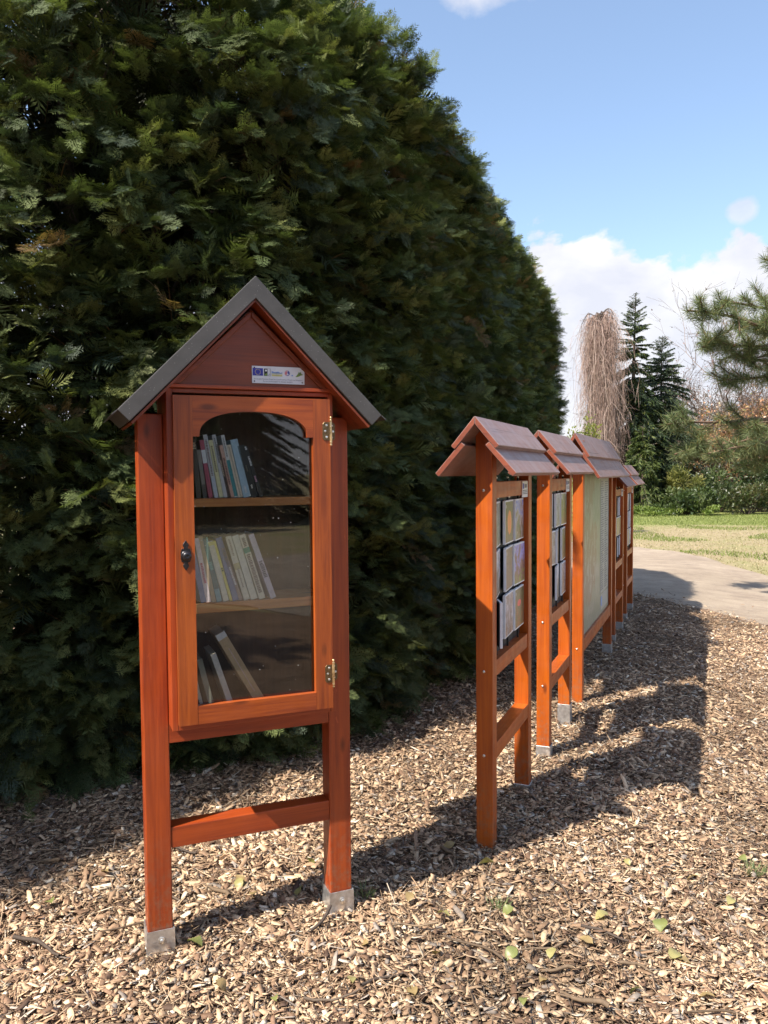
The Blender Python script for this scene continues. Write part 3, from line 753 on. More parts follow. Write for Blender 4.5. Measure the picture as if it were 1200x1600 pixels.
def text(s, x, y, z, width, parent, mat, rot=None, name='lettering'):
    cu = bpy.data.curves.new(name, 'FONT'); cu.body = s; cu.align_x = 'CENTER'; cu.align_y = 'CENTER'; cu.size = .01; cu.resolution_u = 1
    o = bpy.data.objects.new(name, cu); COL.objects.link(o)
    dg = bpy.context.evaluated_depsgraph_get(); dg.update()
    me = bpy.data.meshes.new_from_object(o.evaluated_get(dg)); me.name = name
    bpy.data.objects.remove(o); bpy.data.curves.remove(cu)
    xs = [v.co.x for v in me.vertices]; k = width/(max(xs)-min(xs))
    me.transform(Matrix.Translation((x, y, z)) @ (rot or Matrix.Rotation(R(90), 4, 'X')) @ Matrix.Scale(k, 4))
    me.materials.clear(); me.materials.append(mat)
    return link(name, me, parent)
CAB = cabinet()

# ------------------------------------------------------------------ books
def bookmat(name, col, rough=.55):
    return simple(name, col, rough, nscale=70, var=.12, coat=.1)
_bm = {}
def bmatc(col):
    g_ = sum(col)/3; col = [min(.82, (x*.8+g_*.2)*1.6) for x in col]
    k = tuple(round(x, 3) for x in col)
    if k not in _bm: _bm[k] = bookmat('book_cover', k)
    return _bm[k]
BM = Matrix.Translation((CX, CY, 0)) @ Matrix.Rotation(CYAW, 4, 'Z')
def book(label, top, bot, thick, col, depth=.135, bands=(), marks=(), y=-.052, pages_top=False, group='books in the cabinet'):
    """top/bot: centre of the spine at its top and foot, cabinet x,z; the book leans in that plane"""
    (xt, zt), (xb, zb) = top, bot
    h = math.hypot(xt-xb, zt-zb); ang = math.atan2(xt-xb, zt-zb)
    low = abs(math.sin(ang))*thick/2
    o = empty('book', BM @ Vector((xb, y, zb)), 0, label, 'book', group)
    o.rotation_euler = (BM.to_3x3().to_4x4() @ Matrix.Rotation(ang, 4, 'Y')).to_euler()
    t = thick/2; e = .0016
    m = MB(); m.box(-t, -t+e, .0007, depth, 0, h); m.box(t-e, t, .0007, depth, 0, h)
    m.box(-t, t, -.001, .0006, 0, h)
    m.build('cover', bmatc(col), o, .0005, seg=1)
    MB().box(-t+e+.0003, t-e-.0003, .001, depth-.003, .002, h-(.0005 if pages_top else .003)).build('pages', M['paper'], o)
    for (f0, f1, c) in bands: MB().box(-t*.98, t*.98, -.0016, -.0011, h*f0, h*f1).build('spine_band', bmatc(c), o)
    for (f0, f1, wf, c) in marks:
        mm = MB(); z = h*f0; r = random.Random(int(f0*1000)+len(label))
        while z < h*f1:
            s = r.uniform(.003, .007); mm.box(-t*wf, t*wf*r.uniform(.6, 1), -.0023, -.0017, z, z+s*.7); z += s
        mm.build('spine_title', bmatc(c), o)
    return o
book('dark brown book at the far left end of the upper shelf', (.172, 1.712), (.186, 1.5235), .016, (.05, .04, .03), marks=[(.85, .95, .7, (.4, .33, .2))])
book('short grey-brown book beside the red and white one, upper shelf', (.188, 1.681), (.207, 1.5235), .013, (.17, .15, .13), bands=[(.0, .28, (.05, .04, .035))])
book('crimson book with a white band across its spine, upper shelf', (.198, 1.713), (.225, 1.5235), .014, (.36, .045, .09), bands=[(.60, .83, (.60, .57, .53))], marks=[(.1, .5, .25, (.22, .02, .05))])
book('tall pale grey book right of the crimson one, upper shelf', (.2095, 1.731), (.2435, 1.5235), .0135, (.42, .42, .43), marks=[(.35, .92, .45, (.15, .10, .10))], bands=[(0, .32, (.36, .40, .46))])
book('cream yellow book with dark lettering on the upper shelf', (.227, 1.713), (.260, 1.5235), .0135, (.58, .50, .25), marks=[(.45, .9, .4, (.14, .10, .05))])
book('tall light grey book left of the brown one, upper shelf', (.238, 1.731), (.274, 1.5235), .0125, (.40, .40, .41), marks=[(.55, .95, .35, (.10, .10, .11))])
book('thin dark brown book pressed between light ones, upper shelf', (.247, 1.70), (.2855, 1.5235), .009, (.07, .035, .025), marks=[(.4, .7, .5, (.45, .32, .2))])
book('salmon pink book with dark ornament, upper shelf', (.2605, 1.697), (.2975, 1.5235), .0115, (.50, .27, .20), marks=[(.25, .75, .5, (.12, .05, .04))])
book('white book with a teal lower spine, upper shelf', (.267, 1.730), (.309, 1.5235), .0115, (.52, .52, .50), bands=[(.02, .60, (.015, .22, .24))], marks=[(.65, .95, .4, (.15, .15, .15))])
book('beige book between the teal one and the pale blue one', (.286, 1.698), (.3245, 1.5235), .0150, (.52, .45, .34), marks=[(.02, .97, .3, (.30, .24, .16))])
book('thick pale blue book on the upper shelf', (.304, 1.716), (.3465, 1.5235), .0245, (.27, .41, .50), marks=[(.08, .2, .3, (.5, .6, .66))])
book('thick black book with a small pale emblem at its foot', (.326, 1.697), (.3715, 1.5235), .0225, (.022, .022, .022), marks=[(.17, .22, .25, (.55, .52, .45)), (.5, .62, .2, (.12, .11, .06))])
book('slim black book leaning most, right end of the upper shelf', (.342, 1.694), (.3945, 1.5235), .0125, (.03, .028, .03), marks=[(.30, .42, .5, (.45, .20, .28)), (.62, .80, .5, (.62, .56, .58)), (.93, .97, .5, (.6, .6, .6))])
z2 = 1.1775
book('blue book half hidden by the frame at left of the middle shelf', (.158, 1.37), (.196, z2), .018, (.08, .14, .30))
book('pinkish white book with red lettering on the middle shelf', (.176, 1.392), (.212, z2), .0165, (.52, .44, .46), marks=[(.3, .62, .5, (.38, .05, .10))])
book('tan brown book left of the teal one, middle shelf', (.188, 1.396), (.2295, z2), .0145, (.32, .24, .14))
book('teal green book on the middle shelf', (.203, 1.391), (.2475, z2), .0175, (.04, .13, .13), marks=[(.5, .62, .6, (.1, .35, .3))], bands=[(0, .2, (.10, .26, .30))])
book('cream book edged with yellow, left of the thin yellow one', (.221, 1.380), (.2700, z2), .0185, (.55, .50, .38), bands=[(.93, .99, (.6, .5, .1))])
book('thin bright yellow book on the middle shelf', (.2335, 1.380), (.2865, z2), .009, (.62, .49, .07), marks=[(.5, .54, .6, (.08, .08, .03))])
book('thick slate blue book on the middle shelf', (.248, 1.391), (.3035, z2), .0205, (.10, .14, .27))
book('grey-brown book with white title just right of the blue one', (.262, 1.355), (.3195, z2), .0125, (.26, .19, .15), marks=[(.3, .62, .5, (.62, .60, .58))])
book('cream book with an olive patch, left of three cream ones', (.2795, 1.394), (.340, z2), .0200, (.56, .50, .38), marks=[(.2, .5, .3, (.30, .26, .18)), (.7, .95, .3, (.32, .27, .18))], bands=[(.48, .58, (.42, .38, .16))])
book('plain cream book in the middle of the three cream ones', (.3025, 1.396), (.365, z2), .0225, (.57, .51, .40))
book('cream book with a green square and black figures on its spine', (.326, 1.398), (.393, z2), .0215, (.56, .50, .38), bands=[(.72, .80, (.04, .26, .18))], marks=[(.1, .68, .6, (.20, .16, .12)), (.82, .95, .5, (.18, .14, .1))])
book('lilac grey book leaning at right end of the middle shelf', (.3565, 1.399), (.4315, z2), .0195, (.44, .40, .46), marks=[(.33, .58, .7, (.10, .09, .11))])
z3 = .788
book('pale worn booklet at the left on the cabinet floor', (.150, .985), (.192, z3), .012, (.33, .32, .27))
book('green-grey booklet standing on the cabinet floor', (.178, .99), (.226, z3), .018, (.16, .17, .13))
book('brown and white old book half leaning on the cabinet floor', (.2235, 1.004), (.293, z3), .018, (.42, .40, .36), bands=[(.0, .98, (.44, .42, .39))], pages_top=True)
book('thick tan book with torn white top leaning far over at the bottom', (.246, 1.071), (.399, .794), .034, (.40, .27, .13), bands=[(.93, .998, (.62, .58, .54))], marks=[(.25, .8, .06, (.5, .35, .4))], pages_top=True)

# ------------------------------------------------------------------ information boards
def picmat(name, stops, blob=None, bright=.0):
    """a nature photograph: vertical tone steps with noise, and one coloured patch"""
    m, n, l, b = principled(name, (.3,.3,.3), .3, coat=.2)
    oc = n.new('ShaderNodeTexCoord').outputs['Generated']
    sep = n.new('ShaderNodeSeparateXYZ'); l.new(oc, sep.inputs[0])
    info = n.new('ShaderNodeObjectInfo')
    add = n.new('ShaderNodeVectorMath'); add.operation = 'ADD'; l.new(oc, add.inputs[0])
    mul = n.new('ShaderNodeVectorMath'); mul.operation = 'SCALE'; mul.inputs[0].default_value = (17, 9, 13)
    l.new(info.outputs['Random'], mul.inputs['Scale']); l.new(mul.outputs[0], add.inputs[1])
    f = texn(n, l, mapping(n, l, add.outputs[0], (1.5, 1.5, 1.3)), 2.0, 8, .6, .8)
    z = mathn(n, l, 'ADD', sep.outputs[2], mapr(n, l, f, .32, .68, -.6, .6))
    r = n.new('ShaderNodeValToRGB'); l.new(z, r.inputs[0])
    el = r.color_ramp.elements
    el[0].position, el[0].color = stops[0][0], (*stops[0][1], 1); el[1].position, el[1].color = stops[-1][0], (*stops[-1][1], 1)
    for p, c in stops[1:-1]:
        e = el.new(p); e.color = (*c, 1)
    c = r.outputs[0]
    f2 = texn(n, l, mapping(n, l, add.outputs[0], (6, 6, 4)), 3, 6, .75)
    c = mixrgb(n, l, mapr(n, l, f2, .45, .62, 0, .75), c, mixrgb(n, l, .75, c, (.03, .03, .02)))
    if bright: c = mixrgb(n, l, mapr(n, l, texn(n, l, mapping(n, l, add.outputs[0], (9, 6, 1.6)), 2, 5, .7, .6), .52, .58, 0, bright), c, (.66, .68, .76))
    if blob:
        cx, cz, rx, rz, bc = blob
        x = mathn(n, l, 'DIVIDE', mathn(n, l, 'SUBTRACT', sep.outputs[0], cx), rx); y = mathn(n, l, 'DIVIDE', mathn(n, l, 'SUBTRACT', sep.outputs[2], cz), rz)
        d = mathn(n, l, 'ADD', mathn(n, l, 'MULTIPLY', x, x), mathn(n, l, 'MULTIPLY', y, y))
        d = mathn(n, l, 'ADD', d, mathn(n, l, 'MULTIPLY', mathn(n, l, 'SUBTRACT', f2, .5), .8))
        c = mixrgb(n, l, mapr(n, l, d, .85, 1.1, .9, 0.), c, bc)
    c = mixrgb(n, l, 1., c, (1.3, 1.3, 1.3), 'MULTIPLY')
    l.new(c, b.inputs['Base Color'])
    return m
PIC = {
 'fox': picmat('picture_animal', [(0, (.20, .13, .08)), (.5, (.17, .13, .07)), (1, (.14, .11, .07))], (.5, .48, .26, .30, (.75, .22, .07))),
 'castle': picmat('picture_building', [(0, (.13, .16, .05)), (.4, (.26, .15, .08)), (.7, (.45, .42, .45)), (1, (.20, .23, .62))], bright=.35),
 'birch': picmat('picture_trunks', [(0, (.22, .18, .12)), (.4, (.14, .16, .05)), (.7, (.30, .27, .18)), (1, (.18, .17, .18))], bright=.6),
 'fog': picmat('picture_mist', [(0, (.15, .13, .10)), (.4, (.28, .22, .17)), (.6, (.5, .5, .56)), (1, (.70, .72, .80))]),
 'soil': picmat('picture_soil', [(0, (.24, .16, .11)), (.5, (.20, .14, .10)), (1, (.26, .18, .14))]),
 'sky': picmat('picture_heath', [(0, (.25, .26, .06)), (.2, (.22, .11, .10)), (.5, (.28, .16, .15)), (.68, (.34, .30, .66)), (1, (.30, .30, .70))]),
 'twig': picmat('picture_twigs', [(0, (.32, .17, .08)), (.3, (.20, .13, .10)), (.6, (.24, .18, .17)), (.8, (.45, .43, .5)), (1, (.22, .16, .14))], bright=.65),
 'flower': picmat('picture_flower', [(0, (.28, .13, .06)), (.5, (.15, .15, .06)), (1, (.13, .11, .06))], (.45, .62, .22, .09, (.70, .07, .08))),
 'wfall': picmat('picture_stems', [(0, (.17, .14, .11)), (.4, (.28, .27, .27)), (.7, (.40, .41, .46)), (1, (.48, .50, .56))], bright=.75),
 'grass': picmat('picture_grass', [(0, (.25, .17, .08)), (.4, (.20, .20, .07)), (.7, (.14, .18, .05)), (1, (.30, .30, .30))]),
 'pond': picmat('picture_pond', [(0, (.22, .16, .13)), (.4, (.34, .29, .30)), (.7, (.40, .36, .38)), (1, (.15, .12, .10))]),
 'ochre': picmat('picture_bark', [(0, (.30, .21, .10)), (.5, (.40, .30, .15)), (1, (.33, .26, .14))]),
}
UANG = math.atan2(UY, UX)
def board_base(label, s, off, span, sc_=1., tall=False, tiles=None, group='picture boards with little roofs', rail=(1.490, 1.560), low=(.725, .793), ridge=1.827, shoes=(.06, .07)):
    P = ROW0+RU*s+RN*off
    b = empty('information_board', (P[0], P[1], 0), UANG, label, 'information board', group)
    b.scale = (sc_, sc_, sc_)
    w = .036; L = span
    zt = ridge-.05
    for x0, shoe in zip((0, L-.07), shoes):
        p = MB().box(x0, x0+.07, -w, w, shoe-.008 if shoe > 0 else -.08, zt).build('post', M['brd_z'], b, .003)
        if shoe > 0:
            q = MB(); q.box(x0-.0035, x0-.0005, -w-.003, w+.003, -.05, shoe); q.box(x0+.0705, x0+.0735, -w-.003, w+.003, -.05, shoe); q.box(x0-.0035, x0+.0735, -w-.0055, -w-.0032, -.05, shoe); q.box(x0+.0003, x0+.0697, -w+.002, w-.002, -.04, shoe-.010)
            q.build('post_shoe', M['zinc'], p, .001, seg=1)
    TX = lambda x, y, z: Matrix.Translation((x, y, z)) @ Matrix.Rotation(R(-90), 4, 'Y')
    bo = MB()
    for z in ([rail[0]+.035, low[0]+.035]+([.40] if not tall else [])): bo.lathe([(.0065, 0), (.0055, .003), (.003, .0045)], TX(-.0003, .002, z), 10)
    bo.build('bolts', M['bolt'], b)
    MB().box(.0705, L-.0705, -.031, .020, rail[0], rail[1]).build('top_rail', M['brd_x'], b, .002)
    MB().box(.0705, L-.0705, -.031, .024, low[0], low[1]).build('bottom_rail', M['brd_x'], b, .002)
    if not tall: MB().box(.0705, L-.0705, -.034, .034, .367, .435).build('stretcher', M['brd_x'], b, .002)
    # roof: two stepped boards on each side
    th = .021; x0, x1 = -.139, L+.062
    sl = math.atan2(ridge-1.717, .092)
    ct, st = math.cos(sl), math.sin(sl)
    nx = (st*th, ct*th)                              # offset along the outward normal of the right slope (y<0 side mirrored)
    rf = None
    for sg in (-1, 1):
        def pt(y, z): return (sg*y, z)
        a0, a1 = (.0004, ridge-.0005), (.100, ridge-.0005-.0996*math.tan(sl))
        up = [pt(a0[0], a0[1]), pt(*a1), pt(a1[0]-nx[0], a1[1]-nx[1]), pt(a0[0], a0[1]-th/ct)]
        c0 = (.058, ridge-.058*math.tan(sl)-th/ct-.002); c1 = (.163+.006, c0[1]-(.111)*math.tan(sl*.97))
        lo = [pt(*c0), pt(*c1), pt(c1[0]-nx[0], c1[1]-nx[1]), pt(c0[0]-nx[0], c0[1]-nx[1])]
        for poly, xa, xb in ((up, x0, x1), (lo, x0+.004, x1-.004)):
            m = MB(); m.prism_x(poly, xa, xb); m.mi[0] = m.mi[1] = 1
            m.build('roof_board', [M['shingle'], M['shingle_end']], b, .002, seg=1)
        # bearer under the roof boards at each post
    for xx in (.0, L-.07):
        m = MB(); zz = ridge-.052
        m.prism_x([(-.03, zz-.02), (.03, zz-.02), (.004, zz+.022), (-.004, zz+.022)], xx+.004, xx+.066); m.build('roof_block', M['brd_z'], b)
    if tiles:
        MB().box(.0715, L-.0715, .0085, .0125, low[1]-.004, rail[0]+.004).build('back_panel', M['navy'], b)
        rods = MB(); caps = MB(); n = 3; c0 = .075; cw = (L-.15)/n
        for ci in range(n):
            cx = c0+cw*(ci+.5); rods.lathe([(.005, low[1]-.02), (.005, rail[1]+.012)], Matrix.Translation((cx, -.006, 0)), 8)
            for z in (rail[1]+.012, rail[0]-.007): caps.lathe([(.002, 0), (.006, .002), (.006, .007), (.002, .009)], Matrix.Translation((cx, -.012 if z < rail[1] else -.006, z)), 8)
        rods.build('rod', M['rod'], b); caps.build('rod_cap', M['bolt'], b)
        top = rail[0]-.018; hh = (top-low[1]-.035)/3
        for ri, row in enumerate(tiles):
            for ci, (pic, deg) in enumerate(row):
                cx = c0+cw*(ci+.5); z1 = top-ri*hh; z0 = z1-hh+.016
                T = Matrix.Translation((cx, -.006, 0)) @ Matrix.Rotation(R(deg), 4, 'Z'); hw = cw/2-.0025
                t = MB().box(-hw, hw, -.009, .003, z0, z1, 0, T).build('picture_tile', M['white'], b, .001, seg=1)
                MB().box(-hw+.006, hw-.006, -.0098, -.0092, z0+.007, z1-.007, 0, T).build('picture', PIC[pic], t)
                MB().box(-hw+.0045, hw-.0045, .0035, .0068, z0+.004, z1-.004, 0, T).build('tile_back', M['navy'], t)
                MB().box(-hw+.013, -hw+.021, -.0105, -.0099, z1-.035, z1-.020, 0, T).build('tile_number', M['plaque'], t)
        # small plaque on the top rail
        q = MB().box(L-.205, L-.085, -.0345, -.0316, rail[0]-.012, rail[1]-.004).build('plaque', M['plaque'], b)
        e = MB(); e.box(L-.195, L-.168, -.0352, -.0346, rail[1]-.040, rail[1]-.014, 0)
        for i in range(3): e.box(L-.155+i*.018, L-.145+i*.018, -.0352, -.0346, rail[1]-.036, rail[1]-.018, 1)
        for i in range(3): e.box(L-.195, L-.095, -.0352, -.0346, rail[1]-.050-i*.008, rail[1]-.047-i*.008, 1)
        e.build('plaque_print', [M['blue'], M['ink']], q)
    return b
t1 = [[('birch', 9), ('fox', 3), ('castle', 2)], [('fog', 10), ('soil', 5), ('sky', -1)], [('soil', 25), ('twig', 3), ('flower', 1)]]
t2 = [[('wfall', 7), ('wfall', 3), ('grass', 0)], [('pond', -3), ('ochre', 9), ('grass', 4)], [('wfall', 10), ('fog', 7), ('twig', 3)]]
t3 = [[('pond', 9), ('wfall', 11), ('fog', 6)], [('ochre', 2), ('ochre', 0), ('ochre', 1)], [('birch', 9), ('wfall', 10), ('fog', 7)]]
t4 = [[('wfall', 6), ('fog', 2), ('wfall', 8)], [('soil', 10), ('fog', 6), ('wfall', 2)], [('fog', 5), ('ochre', 2), ('fog', 1)]]
board_base('nearest roofed picture board, with an orange animal on one of its tiles', 0, 0, .77, tiles=t1, shoes=(0, .02))
board_base('second roofed picture board, with pale tree stem pictures, before the map board', 1.188, .012, .74, tiles=t2, shoes=(.06, .115))
b3 = board_base('wide roofed board holding a pale green map, third in the row', 2.345, .02, 1.71, tall=True, rail=(1.592, 1.655), low=(.335, .427), ridge=1.865, shoes=(0, .075))
board_base('low roofed picture board with ochre tiles, just behind the map board', 4.50, .0, .79, .915, tiles=t3)
board_base('farthest roofed picture board, last of the row by the path', 5.72, -.015, .80, .915, tiles=t4)
def map_panel():
    L = 1.71
    m, n, l, b = principled('map_print', (.3,.35,.28), .38, coat=.25)
    oc = objcoord(n)
    f = texn(n, l, mapping(n, l, oc, (1.3, 1, 1.0)), 2.2, 7, .6, .8); st = texn(n, l, mapping(n, l, oc, (4.5, 1, 3.0)), 2.2, 6, .7, .6)
    sep = n.new('ShaderNodeSeparateXYZ'); l.new(oc, sep.inputs[0])
    # built-up tan block in the middle, pale roads and plots, green land round it
    x = mathn(n, l, 'DIVIDE', mathn(n, l, 'SUBTRACT', sep.outputs[0], .42), .42); z = mathn(n, l, 'DIVIDE', mathn(n, l, 'SUBTRACT', sep.outputs[2], 1.12), .48)
    d = mathn(n, l, 'ADD', mathn(n, l, 'ADD', mathn(n, l, 'MULTIPLY', x, x), mathn(n, l, 'MULTIPLY', z, z)), mapr(n, l, f, .3, .7, -1., 1.))
    c = mixrgb(n, l, mapr(n, l, d, .8, 1.0), (.235, .185, .12), (.235, .275, .20))
    c = mixrgb(n, l, mapr(n, l, st, .53, .57, 0, .85), c, (.34, .35, .30))
    vo = n.new('ShaderNodeTexVoronoi'); vo.inputs['Scale'].default_value = 16; vo.feature = 'DISTANCE_TO_EDGE'; l.new(oc, vo.inputs['Vector'])
    c = mixrgb(n, l, mapr(n, l, vo.outputs['Distance'], .012, .03, .45, 0), c, (.30, .31, .26))
    l.new(c, b.inputs['Base Color'])
    mp = MB().box(.0715, L-.0715, -.012, -.004, .4275, 1.5915).build('map_panel', m, b3)
    e = MB(); e.box(L-.62, L-.12, -.0136, -.0124, .60, 1.545, 0); e.box(L-.60, L-.14, -.0136, -.0124, .46, .585, 0)
    r = random.Random(3)
    for colx in (L-.60, L-.36):
        z = 1.52
        while z > .63:
            e.box(colx, colx+r.uniform(.10, .20), -.0142, -.01365, z-.008, z, 1); z -= .0185
    e.box(L-.58, L-.50, -.0142, -.01365, .49, .57, 2)
    lg = e.build('map_legend', [simple('legend_paper', (.40, .42, .38), .45, var=.05), simple('legend_ink', (.20, .21, .20), .6), M['skyblue']], mp)
map_panel()

# ------------------------------------------------------------------ trees
def gpt(px, d, py=None):
    """point at depth d under photo column px (ground), or at the height seen at row py"""
    x = (px-600)/1249*d
    return (x, d, 0 if py is None else CH+(739-py)/1249*d)
def spruce(name, base, H, rad, label, cat='spruce', group=None, col=None, droop=.5, sparse_top=.28, seed=1, bare=0.12):
    global rng
    keep = rng; rng = np.random.default_rng(seed)
    t = empty(name, base, 0, label, cat, group)
    zs = np.linspace(-.05, H, 12); P = np.stack([.04*np.sin(zs*.9), .04*np.cos(zs*.7), zs], 1)
    tube_obj('trunk', [(P, np.interp(zs, [0, H], [H*.017+.02, .012]))], M['bark'], t, 8)
    col = col or [(.035, .055, .025), (.05, .075, .028), (.028, .042, .024), (.10, .12, .035)]
    c = Cards(); wd = []
    nb = int(H*34)
    f = rng.random(nb)**.85*.985+.012
    f = np.concatenate([f, np.linspace(.75, .97, 26)])
    for fi in f:
        z = H*fi; prof = (1-fi)**.72
        r = rad*prof*rng.uniform(.5, 1.12)+.05; a = rng.uniform(0, 2*math.pi)
        tpp = float(np.clip((fi-(1-sparse_top*1.25))/sparse_top, 0, 1)); upt = -.05+.6*tpp
        m = 7; s = np.linspace(0, 1, m)
        dr = droop*(1-fi)**.3*(1-tpp)-.1*tpp
        B = np.stack([np.cos(a)*r*s, np.sin(a)*r*s, z+upt*r*s-dr*r*s*s*1.1+.25*dr*r*s**4], 1)
        wd.append((B, np.linspace(.014*(1-fi)+.006, .004, m)))
        tp = float(np.clip((fi-(1-sparse_top))/sparse_top, 0, 1)); dens = 1.15-.85*tp if fi > 1-sparse_top*1.1 else 1.3; ls = 1-.55*tp
        k = int((12+60*r)*dens)
        u = rng.random(k)**.7; bp = np.stack([np.interp(u, s, B[:, j]) for j in range(3)], 1)
        tan = np.array([math.cos(a), math.sin(a), 0.]); sd = np.array([-math.sin(a), math.cos(a), 0])
        dd = tan*rng.uniform(.2, 1., (k, 1))+sd*rng.normal(0, .75, (k, 1))+np.array([0, 0, -1.])*rng.uniform(.05, .9 if fi < .75 else .2, (k, 1))*droop*1.7
        c.quads(bp, dd, rng.normal(size=(k, 3)), rng.uniform(.12, .30, k)*(.7+.5*(1-fi))*ls, rng.uniform(.03, .06, k)*ls, pal(k, col, [.4, .3, .2, .1], .25))
        k2 = int(k*.8)
        u = rng.random(k2)**.6; bp = np.stack([np.interp(u, s, B[:, j]) for j in range(3)], 1)+sd*rng.normal(0, .10*r+.02, (k2, 1))
        c.quads(bp, np.array([0, 0, -1.])+tan*.3+rng.normal(0, .25, (k2, 3)), rng.normal(size=(k2, 3)), rng.uniform(.10, .26, k2)*(1-.6*fi)*ls, rng.uniform(.02, .045, k2)*ls, pal(k2, col, [.35, .3, .15, .2], .25))
    tube_obj('limbs', wd, M['bark'], t, 4)
    c.build('crown', M['leafy'], t); rng = keep
    return t
def weeping():
    H = 8.25; b = gpt(938, 31.5)
    t = empty('weeping_tree', b, 0, 'leafless weeping tree with a thick curtain of pinkish brown hanging twigs', 'weeping tree')
    zs = np.linspace(-.05, H-.5, 10); P = np.stack([.12*np.sin(zs*.5), .1*np.sin(zs*.8), zs], 1)
    tube_obj('trunk', [(P, np.linspace(.13, .06, 10))], M['bark'], t, 8)
    c = Cards(); m = 15; s = np.linspace(0, 1, m)[None, :]
    st0, dr0, lim = [], [], []
    for i in range(44):
        zl = H-.62-max(0, (i-14)/30)**1.2*4.9-.5*rng.random(); az_ = i*2.4+rng.normal(0, .3); Lr = rng.uniform(.2, .80) if i < 16 else rng.uniform(.25, .80)
        u = np.linspace(0, 1, 9)[:, None]; o = np.array([math.cos(az_), math.sin(az_), 0])
        x0 = np.array([np.interp(zl, zs, P[:, 0]), np.interp(zl, zs, P[:, 1]), zl])
        arc = x0+o*Lr*u**.8+np.array([0, 0, 1.])*(rng.uniform(.2, .42)*np.sin(u*2.6)-.25*u*u)
        lim.append((arc, np.linspace(.026, .008, 9)))
        nn = int(rng.uniform(18, 50)); k = rng.random(nn)*8; k0 = np.minimum(k.astype(int), 7); fr = (k-k0)[:, None]
        st0.append(arc[k0]*(1-fr)+arc[k0+1]*fr); dr0.append(np.repeat(o[None]*Lr, nn, 0)*rng.uniform(.0, .5, (nn, 1))+rng.normal(0, .12, (nn, 3))*np.array([1, 1, 0]))
    tube_obj('limbs', lim, M['bark'], t, 5)
    st0 = np.concatenate(st0); dr0 = np.concatenate(dr0); K = len(st0); z0 = st0[:, 2]
    low = np.clip(z0-np.exp(rng.normal(.95, .6, K)), .5, z0-.35)
    walk = np.cumsum(rng.normal(0, .052, (K, m, 2)), 1)*np.clip(s*3, 0, 1)[..., None]
    Pn = np.stack([st0[:, 0:1]+dr0[:, 0:1]*(1-np.exp(-4*s))+walk[..., 0], st0[:, 1:2]+dr0[:, 1:2]*(1-np.exp(-4*s))+walk[..., 1], z0[:, None]+.10*np.sin(np.clip(s*9, 0, math.pi))-(z0-low)[:, None]*s**1.15], -1)
    Pn[..., 0] += .14-.12*np.clip(Pn[..., 2]/H, 0, 1)
    tw = [(.36, .25, .21), (.27, .18, .15), (.46, .35, .30), (.16, .11, .09)]
    c.strips(Pn, np.linspace(.012, .006, m)[None], pal(K, tw, [.4, .25, .25, .1]))
    kk = 17000; i = rng.integers(0, K, kk); j = rng.integers(1, m-1, kk); u = rng.random(kk)[:, None]
    b0 = Pn[i, j]*(1-u)+Pn[i, j+1]*u; dr = norm(rng.normal(size=(kk, 3))*.9+np.array([0, 0, -.6])); Lt = np.exp(rng.normal(math.log(.26), .5, kk))[:, None]
    tq = np.linspace(0, 1, 4)[None, :, None]
    c.strips(b0[:, None]+dr[:, None]*Lt[:, None]*tq+np.array([0, 0, -1.])*Lt[:, None]*.5*tq*tq, np.linspace(.008, .004, 4)[None], pal(kk, tw, [.4, .25, .25, .1]))
    tag(c.build('twigs', M['twig'], t), kind='stuff')
weeping()
spruce('spruce_tree', gpt(990, 32.5), 8.75, 1.95, 'tall narrow spruce with a bare spire, right of the weeping tree', seed=5, droop=.75, sparse_top=.30,
       col=[(.032, .052, .026), (.05, .078, .026), (.026, .040, .024), (.13, .15, .04)])
spruce('spruce_tree', gpt(1033, 33.8), 7.25, 2.5, 'shorter broad blue-green spruce beside the narrow spruce', seed=9, droop=.45, sparse_top=.22,
       col=[(.045, .068, .042), (.065, .09, .055), (.03, .046, .03), (.11, .13, .05)])
spruce('spruce_tree', gpt(1003, 30.6), 3.3, 1.35, 'small drooping spruce in front of the two tall ones', seed=21, droop=.9, sparse_top=.1,
       col=[(.06, .085, .022), (.09, .115, .03), (.03, .05, .02), (.14, .16, .045)])

def shrub(name, base, rx, ry, H, label, cat, cols, wts, n=2600, leaf=(.05, .11), wid=.45, group=None, stems=True, low=.05, up=.5, seed=0, mat='leaf'):
    global rng
    keep = rng; rng = np.random.default_rng(seed+100)
    t = empty(name, base, 0, label, cat, group); c = Cards()
    nb = max(7, int(n/170)); a = rng.uniform(0, 2*math.pi, nb); rr = np.sqrt(rng.random(nb))*.72; zz = rng.uniform(low+.12, .82, nb)
    cap = np.sqrt(np.clip(1-((zz-.35)/.75)**2, .05, 1))
    C = np.stack([np.cos(a)*rr*rx*cap, np.sin(a)*rr*ry*cap, zz*H], 1); S = rng.uniform(.20, .42, nb)
    i = rng.integers(0, nb, n); d = norm(rng.normal(size=(n, 3))); rad = rng.random(n)**.4
    p = C[i]+d*rad[:, None]*S[i][:, None]*np.array([rx*.95, ry*.95, H*.62])
    p[:, 2] = np.clip(p[:, 2], low*H*rng.random(n), None)
    tone = pal(nb, cols, wts, .2)
    dirs = d*.8+rng.normal(0, .6, (n, 3))+np.array([0, 0, up])
    c.quads(p, dirs, rng.normal(size=(n, 3)), rng.uniform(*leaf, n), rng.uniform(*leaf, n)*wid, (tone[i]*.6+pal(n, cols, wts, .25)*.4))
    c.build('foliage', M[mat], t)
    if stems:
        ws = []
        for q in C[:40]:
            s = np.linspace(0, 1, 5)[:, None]; st = np.array([q[0]*.15, q[1]*.15, -.03])
            ws.append((st+(q-st)*s+np.array([0, 0, .15])*H*np.sin(s*math.pi)*.4, np.linspace(.018, .006, 5)))
        tube_obj('stems', ws, M['bark'], t, 5)
    rng = keep
    return t
